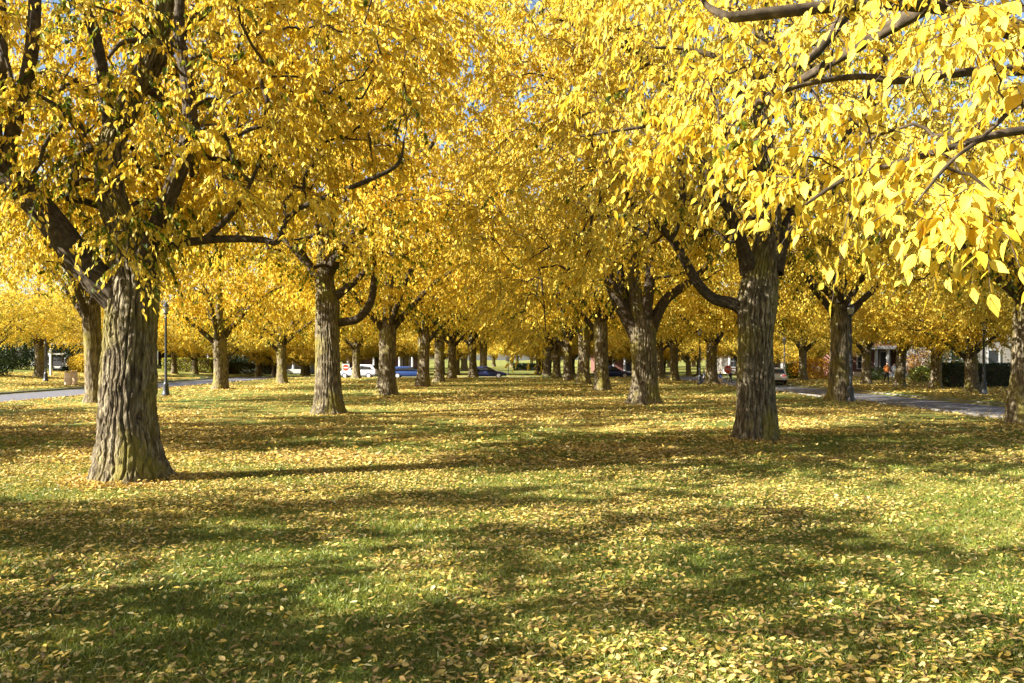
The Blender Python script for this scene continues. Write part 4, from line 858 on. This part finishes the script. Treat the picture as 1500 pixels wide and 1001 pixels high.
x = g(1052, 77.6); root = empty('dog', (x, 77.6, float(gz(np.array([x]), np.array([77.6]))[0])), 2.6)
V = [((0, 0, .46), .13, .15), ((.26, 0, .47), .14, .16), ((-.26, 0, .46), .10, .12), ((.40, 0, .60), .085), ((.50, 0, .70), .085), ((.63, 0, .67), .045), ((-.42, 0, .52), .035), ((-.58, 0, .62), .025)]
E = [(0, 1), (0, 2), (1, 3), (3, 4), (4, 5), (2, 6), (6, 7)]
for sd in (-1, 1):
    b = len(V); V += [((.26, .08 * sd, .34), .06), ((.25, .085 * sd, .17), .032), ((.27, .085 * sd, .03), .03), ((-.27, .08 * sd, .36), .07), ((-.20, .085 * sd, .26), .045), ((-.33, .085 * sd, .16), .03), ((-.30, .085 * sd, .03), .03), ((.46, .07 * sd, .74), .03), ((.44, .10 * sd, .65), .02)]
    E += [(1, b), (b, b + 1), (b + 1, b + 2), (2, b + 3), (b + 3, b + 4), (b + 4, b + 5), (b + 5, b + 6), (4, b + 7), (b + 7, b + 8)]
skinned('body', V, E, [FUR], lambda c: 0, root); tag(root, 'pale golden dog standing by the child in navy', 'dog')

# ------------------------------------------------------------------ houses
def house(x, y, w, d, h, wall, label, porch=True, roofh=2.4, nwin=3, zb=None, trim=None):
    zb = float(gz(np.array([x]), np.array([y]))[0]) - .05; root = empty('house', (x, y, zb)); hw = w / 2; trim = trim or TRIM
    MB().box(-hw, hw, 0, d, -.2, h).build('wall', wall, root)
    MB().prism([(-hw - .45, h + .01), (hw + .45, h + .01), (hw + .45, h + .16), (0, h + roofh), (-hw - .45, h + .16)], 'y', -.5, d + .5).build('roof', SHINGLE, root)
    dr = MB().box(-.5, .5, -.06, -.003, .5, 2.65).build('door', SIGNK, root); MB().lathe([(.03, 0), (.03, .05)], 8).build('handle', CHROME, dr).location = (.38, -.09, 1.5)
    fr = MB(); fr.box(-.64, -.5, -.1, -.004, .45, 2.8); fr.box(.5, .64, -.1, -.004, .45, 2.8); fr.box(-.64, .64, -.105, -.004, 2.65, 2.82); fr.build('door_frame', trim, root)
    for fl in range(2 if h > 4 else 1):
        for k in range(nwin):
            cx = -hw + w * (k + .5) / nwin
            if fl == 0 and abs(cx) < 1: continue
            z0 = .9 + fl * 2.9; wd = MB(); wd.box(cx - .62, cx - .5, -.09, -.004, z0, z0 + 1.6); wd.box(cx + .5, cx + .62, -.09, -.004, z0, z0 + 1.6); wd.box(cx - .62, cx + .62, -.094, -.004, z0 + 1.5, z0 + 1.62); wd.box(cx - .62, cx + .62, -.15, -.004, z0 - .1, z0); wd.box(cx - .5, cx + .5, -.07, -.004, z0 + .74, z0 + .8)
            o = wd.build('window', trim, root); MB().box(cx - .5, cx + .5, -.03, -.006, z0, z0 + 1.5).build('pane', GLASS, o)
    if porch:
        MB().box(-hw + .2, hw - .2, -2.4, -.01, -.1, .5).build('porch_floor', CONCRETE, root)
        MB().box(-hw + .05, hw - .05, -2.6, -.01, 2.95, 3.3).build('porch_beam', trim, root)
        n = 6
        for k in range(n):
            cx = -hw + .55 + (w - 1.1) * k / (n - 1); MB().lathe([(.24, .5), (.24, .58), (.19, .64), (.17, 2.7), (.16, 2.78), (.23, 2.84), (.23, 2.95)], 16, c=(cx, -2.15)).build('column', trim, root, True)
        for k in range(3): MB().box(-1.1, 1.1, -2.42 - .3 * (k + 1), -2.42 - .3 * k, -.1, .36 - .15 * k).build('step', CONCRETE, root)
    return tag(root, label, 'house')
house(g(1296, 93), 93, 7.4, 8, 6.2, BRICK, 'brick house with a white columned porch behind the walking person', True)
house(g(1345, 91) + 2.2, 92, 4.6, 7, 5.8, BRICK, 'plain brick house wing beside the columned porch', False, nwin=2)
house(g(1455, 84), 84, 11, 8, 5.8, STUCCO, 'pale stucco house rising over the long dark hedge', False)
house(g(300, 128), 128, 14, 8, 5.8, DBRICK, 'dark brick house with white porch columns beyond the yellow-green hedge', True)
house(g(120, 118), 118, 12, 8, 5.8, DBRICK, 'dark brick house deep behind the hanging sign', True)
house(g(412, 130), 130, 9, 8, 5.8, STUCCO, 'pale house glimpsed between roadside trunks near the dark hedge', True)
house(g(1110, 118), 118, 10, 8, 5.8, STUCCO, 'pale house behind the STOP sign', True)
house(g(920, 122), 122, 9, 8, 5.6, BRICK, 'brick house glimpsed past the fan-branched row', True)
house(g(1210, 112), 112, 9, 8, 5.6, STUCCO, 'pale house with porch behind the tawny bush', True)
house(g(560, 134), 134, 11, 8, 5.6, DBRICK, 'dark brick house behind the white car in the cross street', True)
hedge('low dark hedge closing the far end of the avenue lawn', g(752, 150), g(790, 150), 149.5, 150.6, 1.1, 1800, .3, leafl=.2)
